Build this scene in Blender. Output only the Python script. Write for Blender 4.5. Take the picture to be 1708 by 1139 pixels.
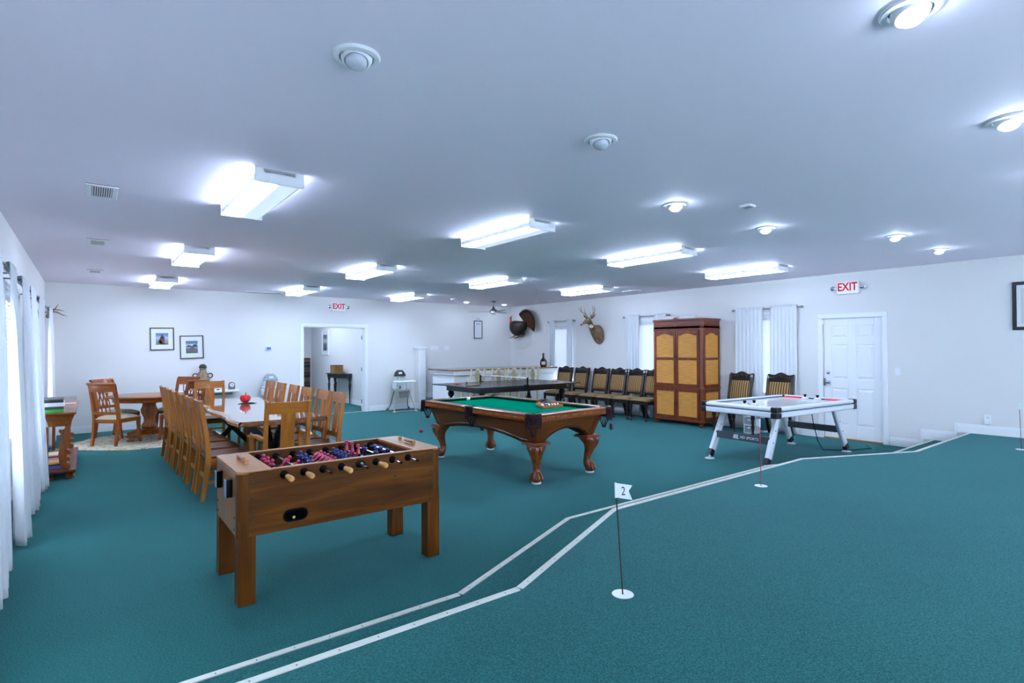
import bpy, bmesh, math, random
from mathutils import Vector, Matrix
random.seed(7)
PI = math.pi
SC = bpy.context.scene
COL = SC.collection
for o in list(bpy.data.objects): bpy.data.objects.remove(o)

# ---------------------------------------------------------------- camera
TH, PITCH, ROLL = 0.658203976, 0.0134602, -0.0037961
cd = bpy.data.cameras.new('camera'); cam = bpy.data.objects.new('camera', cd); COL.objects.link(cam)
cd.sensor_width = 36; cd.lens = 914.379 / 1708 * 36; cd.clip_start = .03; cd.clip_end = 200
fw = Vector((math.sin(TH), math.cos(TH), 0)); rt = Vector((math.cos(TH), -math.sin(TH), 0)); up = Vector((0, 0, 1))
fw2 = fw * math.cos(PITCH) + up * math.sin(PITCH); up2 = up * math.cos(PITCH) - fw * math.sin(PITCH)
rt3 = rt * math.cos(ROLL) + up2 * math.sin(ROLL); up3 = up2 * math.cos(ROLL) - rt * math.sin(ROLL)
M = Matrix((rt3, up3, -fw2)).transposed().to_4x4(); M.translation = Vector((0, 0, 1.55))
cam.matrix_world = M
SC.camera = cam

# ---------------------------------------------------------------- light
EXPOSURE = 0.68
FLUOR = 22.0         # emission of the ceiling fixtures' diffusers
UPL = 4.5
BULB = 95.0          # emission of the recessed bulbs
SKY = 17.0           # overcast daylight outside the windows
LCOL = (0.62, 0.76, 1.0)
SC.view_settings.view_transform = 'Standard'; SC.view_settings.look = 'None'
SC.view_settings.exposure = EXPOSURE; SC.view_settings.gamma = 1; SC.view_settings.use_curve_mapping = False
w = bpy.data.worlds.new('overcast'); SC.world = w; w.use_nodes = True
bg = w.node_tree.nodes['Background']; bg.inputs[0].default_value = (.65, .79, 1, 1); bg.inputs[1].default_value = SKY

# ---------------------------------------------------------------- helpers
def lin(c):
    return tuple((x / 255 / 12.92 if x / 255 <= .04045 else ((x / 255 + .055) / 1.055) ** 2.4) for x in c)
MATS = {}
def nd(nt, t, **kw):
    n = nt.nodes.new(t)
    for k, v in kw.items(): setattr(n, k, v)
    return n
def mat(name, rgb, rough=.5, metal=0., spec=.5, emit=0, ecol=None, alpha=1, coat=0, trans=0, bump=None, var=None, sheen=0):
    """plain procedural material; var=(scale, amount) mottles the colour, bump=(scale, strength)"""
    if name in MATS: return MATS[name]
    m = bpy.data.materials.new(name); m.use_nodes = True; nt = m.node_tree; b = nt.nodes['Principled BSDF']
    c = lin(rgb); b.inputs['Base Color'].default_value = (*c, 1); b.inputs['Roughness'].default_value = rough
    b.inputs['Metallic'].default_value = metal; b.inputs['Specular IOR Level'].default_value = spec
    b.inputs['Alpha'].default_value = alpha; b.inputs['Coat Weight'].default_value = coat; b.inputs['Coat Roughness'].default_value = .08
    b.inputs['Transmission Weight'].default_value = trans; b.inputs['Sheen Weight'].default_value = sheen
    if emit:
        b.inputs['Emission Color'].default_value = (*(ecol or c), 1); b.inputs['Emission Strength'].default_value = emit
    tc = nd(nt, 'ShaderNodeTexCoord')
    if var:
        n = nd(nt, 'ShaderNodeTexNoise'); n.inputs['Scale'].default_value = var[0]; n.inputs['Detail'].default_value = 4
        nt.links.new(tc.outputs['Object'], n.inputs['Vector'])
        mx = nd(nt, 'ShaderNodeMix', data_type='RGBA'); a = var[1]
        mx.inputs['A'].default_value = (*[x * (1 - a) for x in c], 1); mx.inputs['B'].default_value = (*[min(1, x * (1 + a)) for x in c], 1)
        nt.links.new(n.outputs['Fac'], mx.inputs['Factor']); nt.links.new(mx.outputs['Result'], b.inputs['Base Color'])
    if bump:
        n = nd(nt, 'ShaderNodeTexNoise'); n.inputs['Scale'].default_value = bump[0]; n.inputs['Detail'].default_value = 3
        nt.links.new(tc.outputs['Object'], n.inputs['Vector'])
        bp = nd(nt, 'ShaderNodeBump'); bp.inputs['Strength'].default_value = bump[1]; bp.inputs['Distance'].default_value = .01
        nt.links.new(n.outputs['Fac'], bp.inputs['Height']); nt.links.new(bp.outputs['Normal'], b.inputs['Normal'])
    MATS[name] = m; return m
def ramp_mat(name, stops, scale, rough=.4, tex='noise', detail=5, dist=.6, coat=0, spec=.5, bump=0, metal=0, coord='Object'):
    """colour ramp over a stretched noise or wave: wood grain, stripes, weave, rug"""
    if name in MATS: return MATS[name]
    m = bpy.data.materials.new(name); m.use_nodes = True; nt = m.node_tree; b = nt.nodes['Principled BSDF']
    b.inputs['Roughness'].default_value = rough; b.inputs['Coat Weight'].default_value = coat; b.inputs['Specular IOR Level'].default_value = spec
    b.inputs['Coat Roughness'].default_value = .05; b.inputs['Metallic'].default_value = metal
    tc = nd(nt, 'ShaderNodeTexCoord'); mp = nd(nt, 'ShaderNodeMapping'); mp.inputs['Scale'].default_value = scale
    nt.links.new(tc.outputs[coord], mp.inputs['Vector'])
    if tex == 'noise':
        n = nd(nt, 'ShaderNodeTexNoise'); n.inputs['Scale'].default_value = 1; n.inputs['Detail'].default_value = detail; n.inputs['Distortion'].default_value = dist
    elif tex == 'voronoi':
        n = nd(nt, 'ShaderNodeTexVoronoi'); n.inputs['Scale'].default_value = 1
    else:
        n = nd(nt, 'ShaderNodeTexWave', bands_direction=tex.upper()); n.inputs['Scale'].default_value = 1; n.inputs['Distortion'].default_value = dist
    nt.links.new(mp.outputs[0], n.inputs['Vector'])
    r = nd(nt, 'ShaderNodeValToRGB'); e = r.color_ramp.elements
    while len(e) < len(stops): e.new(.5)
    for i, (p, c) in enumerate(stops): e[i].position = p; e[i].color = (*lin(c), 1)
    out = n.outputs['Distance'] if tex == 'voronoi' else n.outputs['Fac']
    nt.links.new(out, r.inputs[0]); nt.links.new(r.outputs[0], b.inputs['Base Color'])
    if bump:
        bp = nd(nt, 'ShaderNodeBump'); bp.inputs['Strength'].default_value = bump; bp.inputs['Distance'].default_value = .004
        nt.links.new(out, bp.inputs['Height']); nt.links.new(bp.outputs['Normal'], b.inputs['Normal'])
    MATS[name] = m; return m
def wood(name, dark, light, axis='x', rough=.38, coat=.15, fine=1., spec=.3):
    s = {'x': (1.5, 14, 14), 'y': (14, 1.5, 14), 'z': (14, 14, 1.5)}[axis]
    return ramp_mat(name + '_' + axis, [(.28, dark), (.55, tuple((a + b) / 2 for a, b in zip(dark, light))), (.75, light)], tuple(v * fine for v in s), rough, coat=coat, spec=spec)

class MB:
    def __init__(s): s.v = []; s.f = []
    def add(s, vs, fs):
        k = len(s.v); s.v += [tuple(x) for x in vs]; s.f += [tuple(i + k for i in f) for f in fs]; return s
    def box(s, x0, x1, y0, y1, z0, z1):
        return s.add([(x, y, z) for x in (x0, x1) for y in (y0, y1) for z in (z0, z1)], [(0, 1, 3, 2), (4, 6, 7, 5), (0, 4, 5, 1), (2, 3, 7, 6), (0, 2, 6, 4), (1, 5, 7, 3)])
    def beam(s, p0, p1, w_, d_, u=(0, 0, 1), w1=None, d1=None):
        p0 = Vector(p0); p1 = Vector(p1); t = (p1 - p0).normalized(); u = Vector(u)
        if abs(t.dot(u)) > .98: u = Vector((0, 1, 0))
        a = t.cross(u).normalized(); b = a.cross(t).normalized(); w1 = w1 or w_; d1 = d1 or d_
        vs = [p0 + a * i * w_ / 2 + b * j * d_ / 2 for i, j in ((-1, -1), (1, -1), (1, 1), (-1, 1))] + [p1 + a * i * w1 / 2 + b * j * d1 / 2 for i, j in ((-1, -1), (1, -1), (1, 1), (-1, 1))]
        return s.add(vs, [(0, 1, 2, 3), (7, 6, 5, 4), (0, 4, 5, 1), (1, 5, 6, 2), (2, 6, 7, 3), (3, 7, 4, 0)])
    def ribbon(s, pts, w_, d_, u=(0, 1, 0)):
        """rectangular section swept along pts: w_ along u, d_ across"""
        u = Vector(u); rings = []
        P = [Vector(p) for p in pts]
        for i, p in enumerate(P):
            t = (P[min(i + 1, len(P) - 1)] - P[max(i - 1, 0)]).normalized(); n = t.cross(u).normalized()
            wi = w_[i] if isinstance(w_, (list, tuple)) else w_; di = d_[i] if isinstance(d_, (list, tuple)) else d_
            rings.append([p + u * a * wi / 2 + n * b * di / 2 for a, b in ((-1, -1), (1, -1), (1, 1), (-1, 1))])
        return s.loft(rings)
    def loft(s, rings, caps=True):
        n = len(rings[0]); vs = [p for r in rings for p in r]; fs = []
        for i in range(len(rings) - 1):
            for j in range(n): fs.append((i * n + j, i * n + (j + 1) % n, (i + 1) * n + (j + 1) % n, (i + 1) * n + j))
        if caps: fs += [tuple(range(n - 1, -1, -1)), tuple(range((len(rings) - 1) * n, len(rings) * n))]
        return s.add(vs, fs)
    def tube(s, pts, r, n=8, caps=True):
        P = [Vector(p) for p in pts]; rings = []; nrm = None
        for i, p in enumerate(P):
            t = (P[min(i + 1, len(P) - 1)] - P[max(i - 1, 0)]).normalized()
            if nrm is None: nrm = t.orthogonal().normalized()
            else: nrm = (nrm - t * nrm.dot(t)); nrm = nrm.normalized() if nrm.length > 1e-6 else t.orthogonal().normalized()
            b = t.cross(nrm); ri = r[i] if isinstance(r, (list, tuple)) else r
            rings.append([p + (nrm * math.cos(2 * PI * k / n) + b * math.sin(2 * PI * k / n)) * ri for k in range(n)])
        return s.loft(rings, caps)
    def lathe(s, prof, n=16, c=(0, 0, 0), axis='z', sq=False):
        rings = []
        for r, z in prof:
            ring = []
            for k in range(n):
                a = 2 * PI * (k + .5) / n; x, y = r * math.cos(a), r * math.sin(a)
                p = {'z': (x, y, z), 'x': (z, x, y), 'y': (y, z, x)}[axis]
                ring.append((p[0] + c[0], p[1] + c[1], p[2] + c[2]))
            rings.append(ring)
        return s.loft(rings)
    def prism(s, poly, a0, a1, axis='z'):
        f = {'z': lambda p, a: (p[0], p[1], a), 'x': lambda p, a: (a, p[0], p[1]), 'y': lambda p, a: (p[0], a, p[1])}[axis]
        return s.loft([[f(p, a0) for p in poly], [f(p, a1) for p in poly]])
    def sphere(s, c, r, nu=12, nv=8):
        r = (r, r, r) if isinstance(r, (int, float)) else r
        vs = [(c[0], c[1], c[2] + r[2])]; fs = []
        for i in range(1, nv):
            for j in range(nu):
                a, b = PI * i / nv, 2 * PI * j / nu
                vs.append((c[0] + r[0] * math.sin(a) * math.cos(b), c[1] + r[1] * math.sin(a) * math.sin(b), c[2] + r[2] * math.cos(a)))
        vs.append((c[0], c[1], c[2] - r[2])); L = len(vs) - 1
        for j in range(nu):
            fs.append((0, 1 + j, 1 + (j + 1) % nu)); fs.append((L, L - nu + (j + 1) % nu, L - nu + j))
            for i in range(nv - 2): a = 1 + i * nu; fs.append((a + j, a + nu + j, a + nu + (j + 1) % nu, a + (j + 1) % nu))
        return s.add(vs, fs)
    def grid(s, fn, nu, nv):
        vs = [fn(i / nu, j / nv) for i in range(nu + 1) for j in range(nv + 1)]
        return s.add(vs, [(i * (nv + 1) + j, (i + 1) * (nv + 1) + j, (i + 1) * (nv + 1) + j + 1, i * (nv + 1) + j + 1) for i in range(nu) for j in range(nv)])
    def xf(s, m):
        s.v = [tuple(m @ Vector(p)) for p in s.v]; return s
    def mesh(s, name, smooth=False, ang=35):
        me = bpy.data.meshes.new(name); me.from_pydata(s.v, [], s.f)
        b = bmesh.new(); b.from_mesh(me); bmesh.ops.recalc_face_normals(b, faces=b.faces); b.to_mesh(me); b.free()
        if smooth:
            for p in me.polygons: p.use_smooth = True
            me.set_sharp_from_angle(angle=math.radians(ang))
        return me
    def build(s, name, m, parent=None, smooth=False, bevel=0, solid=0, sub=0, ang=35):
        me = s.mesh(name, smooth, ang); me.materials.append(m)
        o = bpy.data.objects.new(name, me); COL.objects.link(o)
        if parent: o.parent = parent
        if solid: k = o.modifiers.new('solid', 'SOLIDIFY'); k.thickness = solid; k.offset = 0
        if bevel: k = o.modifiers.new('bevel', 'BEVEL'); k.width = bevel; k.segments = 2; k.limit_method = 'ANGLE'; k.angle_limit = .6
        if sub: k = o.modifiers.new('sub', 'SUBSURF'); k.levels = sub; k.render_levels = sub
        return o
def tag(o, label, cat, group=None):
    o['label'] = label; o['category'] = cat
    if group: o['group'] = group
    return o
def thing(name, label, cat, loc=(0, 0, 0), rz=0, group=None):
    o = bpy.data.objects.new(name, None); COL.objects.link(o); o.empty_display_size = .05
    o.location = loc; o.rotation_euler = (0, 0, rz); tag(o, label, cat, group); return o
def struct(o): o['kind'] = 'structure'; return o
def stuff(o): o['kind'] = 'stuff'; return o
def copy_tree(o, parent=None):
    c = o.copy(); COL.objects.link(c); c.parent = parent
    for ch in KIDS(o): copy_tree(ch, c)
    return c
def KIDS(o): return [x for x in bpy.data.objects if x.parent == o]
def dup(root, loc, rz, label, group=None):
    c = copy_tree(root); c.location = loc; c.rotation_euler = (0, 0, rz); c['label'] = label
    if group: c['group'] = group
    return c
def share(o, loc, name=None, rot=None, parent=None, m=None):
    """another piece of the same shape (mesh data shared)"""
    c = o.copy(); COL.objects.link(c); c.location = loc
    if rot: c.rotation_euler = rot
    if parent: c.parent = parent
    if m:
        c.data = o.data.copy(); c.data.materials[0] = m
    return c
ORD = ['first', 'second', 'third', 'fourth', 'fifth', 'sixth', 'seventh', 'eighth', 'ninth', 'tenth', 'eleventh', 'twelfth']
def text(name, s, size, m, parent, loc, rot, depth=.002, align='CENTER', sx=1.0, shear=0, bold=0):
    cu = bpy.data.curves.new(name, 'FONT'); cu.body = s; cu.size = size; cu.extrude = depth; cu.align_x = align; cu.align_y = 'CENTER'; cu.shear = shear; cu.offset = bold
    cu.resolution_u = 3
    t = bpy.data.objects.new(name, cu); COL.objects.link(t); bpy.context.view_layer.update()
    me = bpy.data.meshes.new_from_object(t.evaluated_get(bpy.context.evaluated_depsgraph_get()))
    bpy.data.objects.remove(t); me.materials.clear(); me.materials.append(m)
    o = bpy.data.objects.new(name, me); COL.objects.link(o); o.parent = parent; o.location = loc; o.rotation_euler = rot; o.scale = (sx, 1, 1)
    return o
def arc(c, r, a0, a1, n, plane='xz'):
    out = []
    for i in range(n + 1):
        a = math.radians(a0 + (a1 - a0) * i / n); p, q = r * math.cos(a), r * math.sin(a)
        out.append({'xz': (c[0] + p, c[1], c[2] + q), 'xy': (c[0] + p, c[1] + q, c[2]), 'yz': (c[0], c[1] + p, c[2] + q)}[plane])
    return out
# ---------------------------------------------------------------- materials of the room
XL, XR, YB, YF, CH = -0.6304, 10.067, 13.06, -2.6, 2.805
WALL = mat('wall_paint', (226, 225, 224), .75, spec=.25, bump=(180, .02), var=(1.2, .015))
CEIL = mat('ceiling_paint', (248, 240, 252), .7, spec=.2, bump=(140, .03))
TRIMW = mat('trim_white', (238, 240, 242), .35)
WHITE = mat('white_paint', (238, 240, 243), .4)
WPLAS = mat('white_plastic', (235, 237, 240), .35)
BLACK = mat('black_plastic', (8, 9, 11), .5, spec=.1)
CHROME = mat('chrome', (205, 208, 214), .18, metal=1)
STEEL = mat('brushed_steel', (140, 142, 146), .35, metal=1)
BRASS = mat('old_brass', (150, 120, 70), .35, metal=1)
def carpet():
    m = bpy.data.materials.new('green_carpet'); m.use_nodes = True; nt = m.node_tree; b = nt.nodes['Principled BSDF']
    b.inputs['Roughness'].default_value = .95; b.inputs['Specular IOR Level'].default_value = .1
    b.inputs['Sheen Weight'].default_value = .2; b.inputs['Sheen Roughness'].default_value = .35; b.inputs['Sheen Tint'].default_value = (.35, .8, .95, 1)
    tc = nd(nt, 'ShaderNodeTexCoord')
    n1 = nd(nt, 'ShaderNodeTexNoise'); n1.inputs['Scale'].default_value = 120; n1.inputs['Detail'].default_value = 3; n1.inputs['Roughness'].default_value = .75
    n2 = nd(nt, 'ShaderNodeTexNoise'); n2.inputs['Scale'].default_value = 1.1; n2.inputs['Detail'].default_value = 3
    nt.links.new(tc.outputs['Object'], n1.inputs['Vector']); nt.links.new(tc.outputs['Object'], n2.inputs['Vector'])
    r = nd(nt, 'ShaderNodeValToRGB'); e = r.color_ramp.elements
    e[0].position = .3; e[0].color = (*lin(CARPET[0]), 1); e[1].position = .72; e[1].color = (*lin(CARPET[1]), 1)
    nt.links.new(n1.outputs['Fac'], r.inputs[0])
    mx = nd(nt, 'ShaderNodeMix', data_type='RGBA', blend_type='MULTIPLY'); mx.inputs['Factor'].default_value = .25
    nt.links.new(r.outputs[0], mx.inputs['A']); nt.links.new(n2.outputs['Fac'], mx.inputs['B']); nt.links.new(mx.outputs['Result'], b.inputs['Base Color'])
    bp = nd(nt, 'ShaderNodeBump'); bp.inputs['Strength'].default_value = .6; bp.inputs['Distance'].default_value = .006
    nt.links.new(n1.outputs['Fac'], bp.inputs['Height']); nt.links.new(bp.outputs['Normal'], b.inputs['Normal'])
    return m
CARPET = ((8, 60, 60), (52, 122, 118))
CARP = carpet()

# ---------------------------------------------------------------- shell
HX0, HX1, HY1 = 3.0, 5.95, 18.75       # passage behind the back wall
struct(MB().box(XL - .15, XR + .15, YF - .15, YB + .15, -.12, 0).box(HX0 - .12, HX1 + .12, YB + .15, HY1 + .12, -.12, 0).build('floor', CARP))
struct(MB().box(XL - .15, XR + .15, YF - .15, YB + .15, CH, CH + .12).box(HX0 - .12, HX1 + .12, YB + .15, HY1 + .12, CH, CH + .12).build('ceiling', CEIL))
def holed(name, axis, p0, p1, a0, a1, holes, m):
    """wall slab between p0 and p1 across its axis, running a0..a1, with rectangular holes (a0,a1,z0,z1)"""
    mb = MB(); A = sorted({a0, a1, *[h[0] for h in holes], *[h[1] for h in holes]})
    for i in range(len(A) - 1):
        mid = (A[i] + A[i + 1]) / 2; z = 0
        for h in sorted([h for h in holes if h[0] < mid < h[1]], key=lambda h: h[2]) + [(0, 0, CH, CH)]:
            if h[2] > z + 1e-6:
                mb.box(*((p0, p1, A[i], A[i + 1]) if axis == 'x' else (A[i], A[i + 1], p0, p1)), z, h[2])
            z = h[3]
    return struct(mb.build(name, m))
WINR = [(10.83, .92), (7.98, .92), (5.2, .92)]; WINL = [(5.15, 1.3), (7.62, 1.3), (10.6, 1.5), (2.6, 1.3), (.1, 1.3)]; WINF_ADDED = [(1.6, 1.3), (4.8, 1.3), (8.0, 1.3)]  # front windows and the last left pair are unseen, added for daylight
ZW0, ZW1 = .72, 2.16
hr = [(c - wd / 2, c + wd / 2, ZW0, ZW1) for c, wd in WINR] + [(3.32, 4.22, 0, 2.05)]
hl = [(c - wd / 2, c + wd / 2, ZW0, ZW1) for c, wd in WINL]
holed('wall_right', 'x', XR, XR + .15, YF - .15, YB + .15, hr, WALL)
holed('wall_left', 'x', XL - .15, XL, YF - .15, YB + .15, hl, WALL)
holed('wall_back', 'y', YB, YB + .15, XL, XR, [(3.96, 5.46, 0, 2.09)], WALL)
holed('wall_front', 'y', YF - .15, YF, XL, XR, [(c - wd / 2, c + wd / 2, ZW0 + .2, ZW1 + .2) for c, wd in WINF_ADDED], WALL)
struct(MB().box(HX1, HX1 + .12, YB + .15, HY1, 0, CH).build('wall_passage_right', WALL))
struct(MB().box(HX0 - .12, HX0, YB + .15, HY1, 0, CH).build('wall_passage_left', WALL))
struct(MB().box(HX0 - .12, HX1 + .12, HY1, HY1 + .12, 0, CH).build('wall_passage_end', WALL))

# raised stage: two carpeted steps with white nosing strips
E_IN = [(XL, 2.25), (1.765, 2.25), (3.215, 2.89), (6.31, 2.89), (7.80, 2.25), (XR, 2.25)]
E_OUT = [(XL, 2.68), (1.675, 2.68), (3.12, 3.31), (6.40, 3.31), (7.87, 2.68), (XR, 2.68)]
S1, S2 = .155, .31
stage = MB().prism(E_OUT + [(XR, YF), (XL, YF)], 0, S1).build('floor_stage_step', CARP); struct(stage)
stage2 = MB().prism(E_IN + [(XR, YF), (XL, YF)], S1, S2).build('floor_stage', CARP); struct(stage2)
NOSE = mat('nosing_strip', (204, 206, 196), .45, spec=.3, var=(3, .06))
SCREW = mat('screw_head', (92, 92, 90), .4, metal=.6)
def nosing(edge, z, parent):
    for i in range(len(edge) - 1):
        a, b = Vector((*edge[i], 0)), Vector((*edge[i + 1], 0)); t = (b - a).normalized(); n = Vector((t.y, -t.x, 0)) ; n = -n if n.y > 0 else n
        wd = .034; a = a + t * .003; b = b - t * .003
        q = [a, b, b + n * wd, a + n * wd]
        # lip down the riser too
        o = MB().loft([[(p.x, p.y, z) for p in q], [(p.x, p.y, z + .005) for p in q]])
        q2 = [a - n * .004, b - n * .004, b, a]
        o.loft([[(p.x, p.y, z - .03) for p in q2], [(p.x, p.y, z + .005) for p in q2]])
        ob = o.build('nosing_strip', NOSE, parent)
        L = (b - a).length; k = max(2, int(L / .16)); s = MB()
        for j in range(k):
            p = a + t * (L * (j + .5) / k) + n * wd * .55; s.lathe([(.004, z + .004), (.004, z + .0062)], 6, (p.x, p.y, 0))
        stuff(s.build('nosing_screws', SCREW, ob))
nosing(E_OUT, S1, stage); nosing(E_IN, S2, stage2)

# baseboards
def base(name, mb): return struct(mb.build(name, TRIMW, bevel=.004))
def bb(mb, x0, x1, y0, y1, z0=0., h=.135):
    mb.box(x0, x1, y0, y1, z0, z0 + h - .025)
    ix = .004 if (x1 - x0) < .05 else 0; iy = .004 if (y1 - y0) < .05 else 0
    return mb.box(x0 + ix, x1 - ix, y0 + iy, y1 - iy, z0 + h - .025, z0 + h)
m = MB(); bb(m, XL, 3.87, YB - .016, YB); bb(m, 5.55, 6.82, YB - .016, YB); bb(m, 6.98, XR, YB - .016, YB, .25); base('baseboard_back', m)
m = MB(); bb(m, XL, XL + .016, 2.68, YB - .02); base('baseboard_left', m)
m = MB(); bb(m, XR - .016, XR, 4.31, YB - .02)
bb(m, XR - .016, XR, 2.80, 3.23); bb(m, XR - .016, XR, 2.387, 2.82, S1 + .0, .15); bb(m, XR - .016, XR, YF, 2.387, S2, .13)
m.box(XR - .02, XR, 2.785, 2.82, .0, S1 + .15).box(XR - .02, XR, 2.37, 2.405, S1, S2 + .13); base('baseboard_right', m)
m = MB(); bb(m, HX1 - .016, HX1, YB + .16, HY1); bb(m, HX0 + .01, HX1 - .02, HY1 - .016, HY1); base('baseboard_passage', m)

# ---------------------------------------------------------------- doors
D1 = struct(thing('door_1', 'white six panel door with chrome knob and deadbolt beside the air hockey table', 'door', (XR, 3.77, 0)))
del D1['category']
y0, y1 = -.45, .45
MB().box(-.018, .0, y0 - .075, y0, 0, 2.05).box(-.018, 0, y1, y1 + .075, 0, 2.05).box(-.018, 0, y0 - .075, y1 + .075, 2.05, 2.125).build('door_casing', TRIMW, D1, bevel=.004)
leaf = MB()
leaf.box(.045, .08, y0 + .005, y1 - .005, .02, 2.045)
lf = leaf.build('door_leaf', WHITE, D1)
# stiles and rails proud of the sunk field, then raised panels
st = MB()
for a, b in ((y0 + .006, y0 + .125), (-.06, .06), (y1 - .125, y1 - .006)): st.box(.032, .045, a, b, .02, 2.045)
for a, b in ((.02, .24), (.86, 1.02), (1.60, 1.72), (1.92, 2.045)):
    st.box(.032, .045, y0 + .125, -.06, a, b).box(.032, .045, .06, y1 - .125, a, b)
st.build('stiles_and_rails', WHITE, lf, bevel=.004)
for (a, b) in ((.24, .86), (1.02, 1.60), (1.72, 1.92)):
    for (c, d) in ((y0 + .125, -.06), (.06, y1 - .125)):
        MB().loft([[(.045, c + .015, a + .015), (.045, d - .015, a + .015), (.045, d - .015, b - .015), (.045, c + .015, b - .015)], [(.034, c + .045, a + .045), (.034, d - .045, a + .045), (.034, d - .045, b - .045), (.034, c + .045, b - .045)]]).build('panel', WHITE, lf)
MB().lathe([(.032, .03), (.032, .022), (.012, .018), (.012, -.01), (.026, -.018), (.03, -.035), (.02, -.048), (.0, -.05)], 16, (0, y1 - .075, .96), 'x').box(-.002, .031, y1 - .04, y1 - .002, .9, 1.02).build('door_knob', CHROME, D1, True)
MB().lathe([(.03, .032), (.03, .02), (.024, .01), (0, .008)], 16, (0, y1 - .075, 1.12), 'x').build('deadbolt', CHROME, D1, True)
MB().box(.0, .14, y0, y1, 0, .022).build('threshold', wood('threshold', (150, 110, 60), (190, 150, 95), 'y'), D1)
MB().box(-.02, .02, y1 - .02, y1 + .012, 1.95, 2.03).build('door_sensor', WPLAS, D1)
MB().box(.03, .1, y0, y1, 2.046, 2.05).box(.082, .1, y0, y1, 0, 2.05).build('door_stop', TRIMW, D1)

D2 = struct(thing('door_2', 'wide cased doorway into the carpeted passage', 'door', (4.71, YB, 0))); del D2['category']
MB().box(-.825, -.75, -.018, 0, 0, 2.09).box(.75, .825, -.018, 0, 0, 2.09).box(-.825, .825, -.018, 0, 2.09, 2.165).build('door_casing', TRIMW, D2, bevel=.004)
MB().box(-.75, -.735, 0, .15, 0, 2.09).box(.735, .75, 0, .15, 0, 2.09).box(-.75, .75, 0, .15, 2.075, 2.09).build('door_jamb', TRIMW, D2)
lf2 = MB().box(0, .04, 0, .74, .015, 2.06).build('door_leaf', WHITE, D2); lf2.location = (.745, .17, 0); lf2.rotation_euler = (0, 0, math.radians(-21))
for z in (.25, 1.05, 1.85): MB().box(.725, .745, .135, .175, z - .05, z + .05).build('hinge', STEEL, D2)
MB().box(-.75, .75, .05, .09, 0, .006).build('threshold_strip', mat('brass_strip', (196, 190, 130), .4), D2)

# ---------------------------------------------------------------- windows
GL = bpy.data.materials.new('window_glass'); GL.use_nodes = True
nt = GL.node_tree; nt.nodes.remove(nt.nodes['Principled BSDF']); mx = nd(nt, 'ShaderNodeMixShader'); mx.inputs[0].default_value = .06
nt.links.new(nd(nt, 'ShaderNodeBsdfTransparent').outputs[0], mx.inputs[1]); gl = nd(nt, 'ShaderNodeBsdfGlossy'); gl.inputs['Roughness'].default_value = .02
nt.links.new(gl.outputs[0], mx.inputs[2]); nt.links.new(mx.outputs[0], nt.nodes['Material Output'].inputs[0])
BLIND = bpy.data.materials.new('blind_slat'); BLIND.use_nodes = True; nt = BLIND.node_tree; b = nt.nodes['Principled BSDF']; b.inputs['Base Color'].default_value = (.85, .86, .88, 1)
mx = nd(nt, 'ShaderNodeMixShader'); mx.inputs[0].default_value = .016; tr = nd(nt, 'ShaderNodeBsdfTranslucent'); tr.inputs[0].default_value = (.9, .93, .96, 1)
nt.links.new(b.outputs[0], mx.inputs[1]); nt.links.new(tr.outputs[0], mx.inputs[2]); nt.links.new(mx.outputs[0], nt.nodes['Material Output'].inputs[0])
CLOTH = bpy.data.materials.new('white_curtain'); CLOTH.use_nodes = True; nt = CLOTH.node_tree; b = nt.nodes['Principled BSDF']
b.inputs['Base Color'].default_value = (.86, .88, .9, 1); b.inputs['Roughness'].default_value = .9; b.inputs['Specular IOR Level'].default_value = .1
mx = nd(nt, 'ShaderNodeMixShader'); mx.inputs[0].default_value = .25; tr = nd(nt, 'ShaderNodeBsdfTranslucent'); tr.inputs[0].default_value = (.88, .92, .97, 1)
tc = nd(nt, 'ShaderNodeTexCoord'); ns = nd(nt, 'ShaderNodeTexNoise'); ns.inputs['Scale'].default_value = 350; bp = nd(nt, 'ShaderNodeBump'); bp.inputs['Strength'].default_value = .15; bp.inputs['Distance'].default_value = .003
nt.links.new(tc.outputs['Object'], ns.inputs['Vector']); nt.links.new(ns.outputs['Fac'], bp.inputs['Height']); nt.links.new(bp.outputs['Normal'], b.inputs['Normal'])
nt.links.new(b.outputs[0], mx.inputs[1]); nt.links.new(tr.outputs[0], mx.inputs[2]); nt.links.new(mx.outputs[0], nt.nodes['Material Output'].inputs[0])
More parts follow.
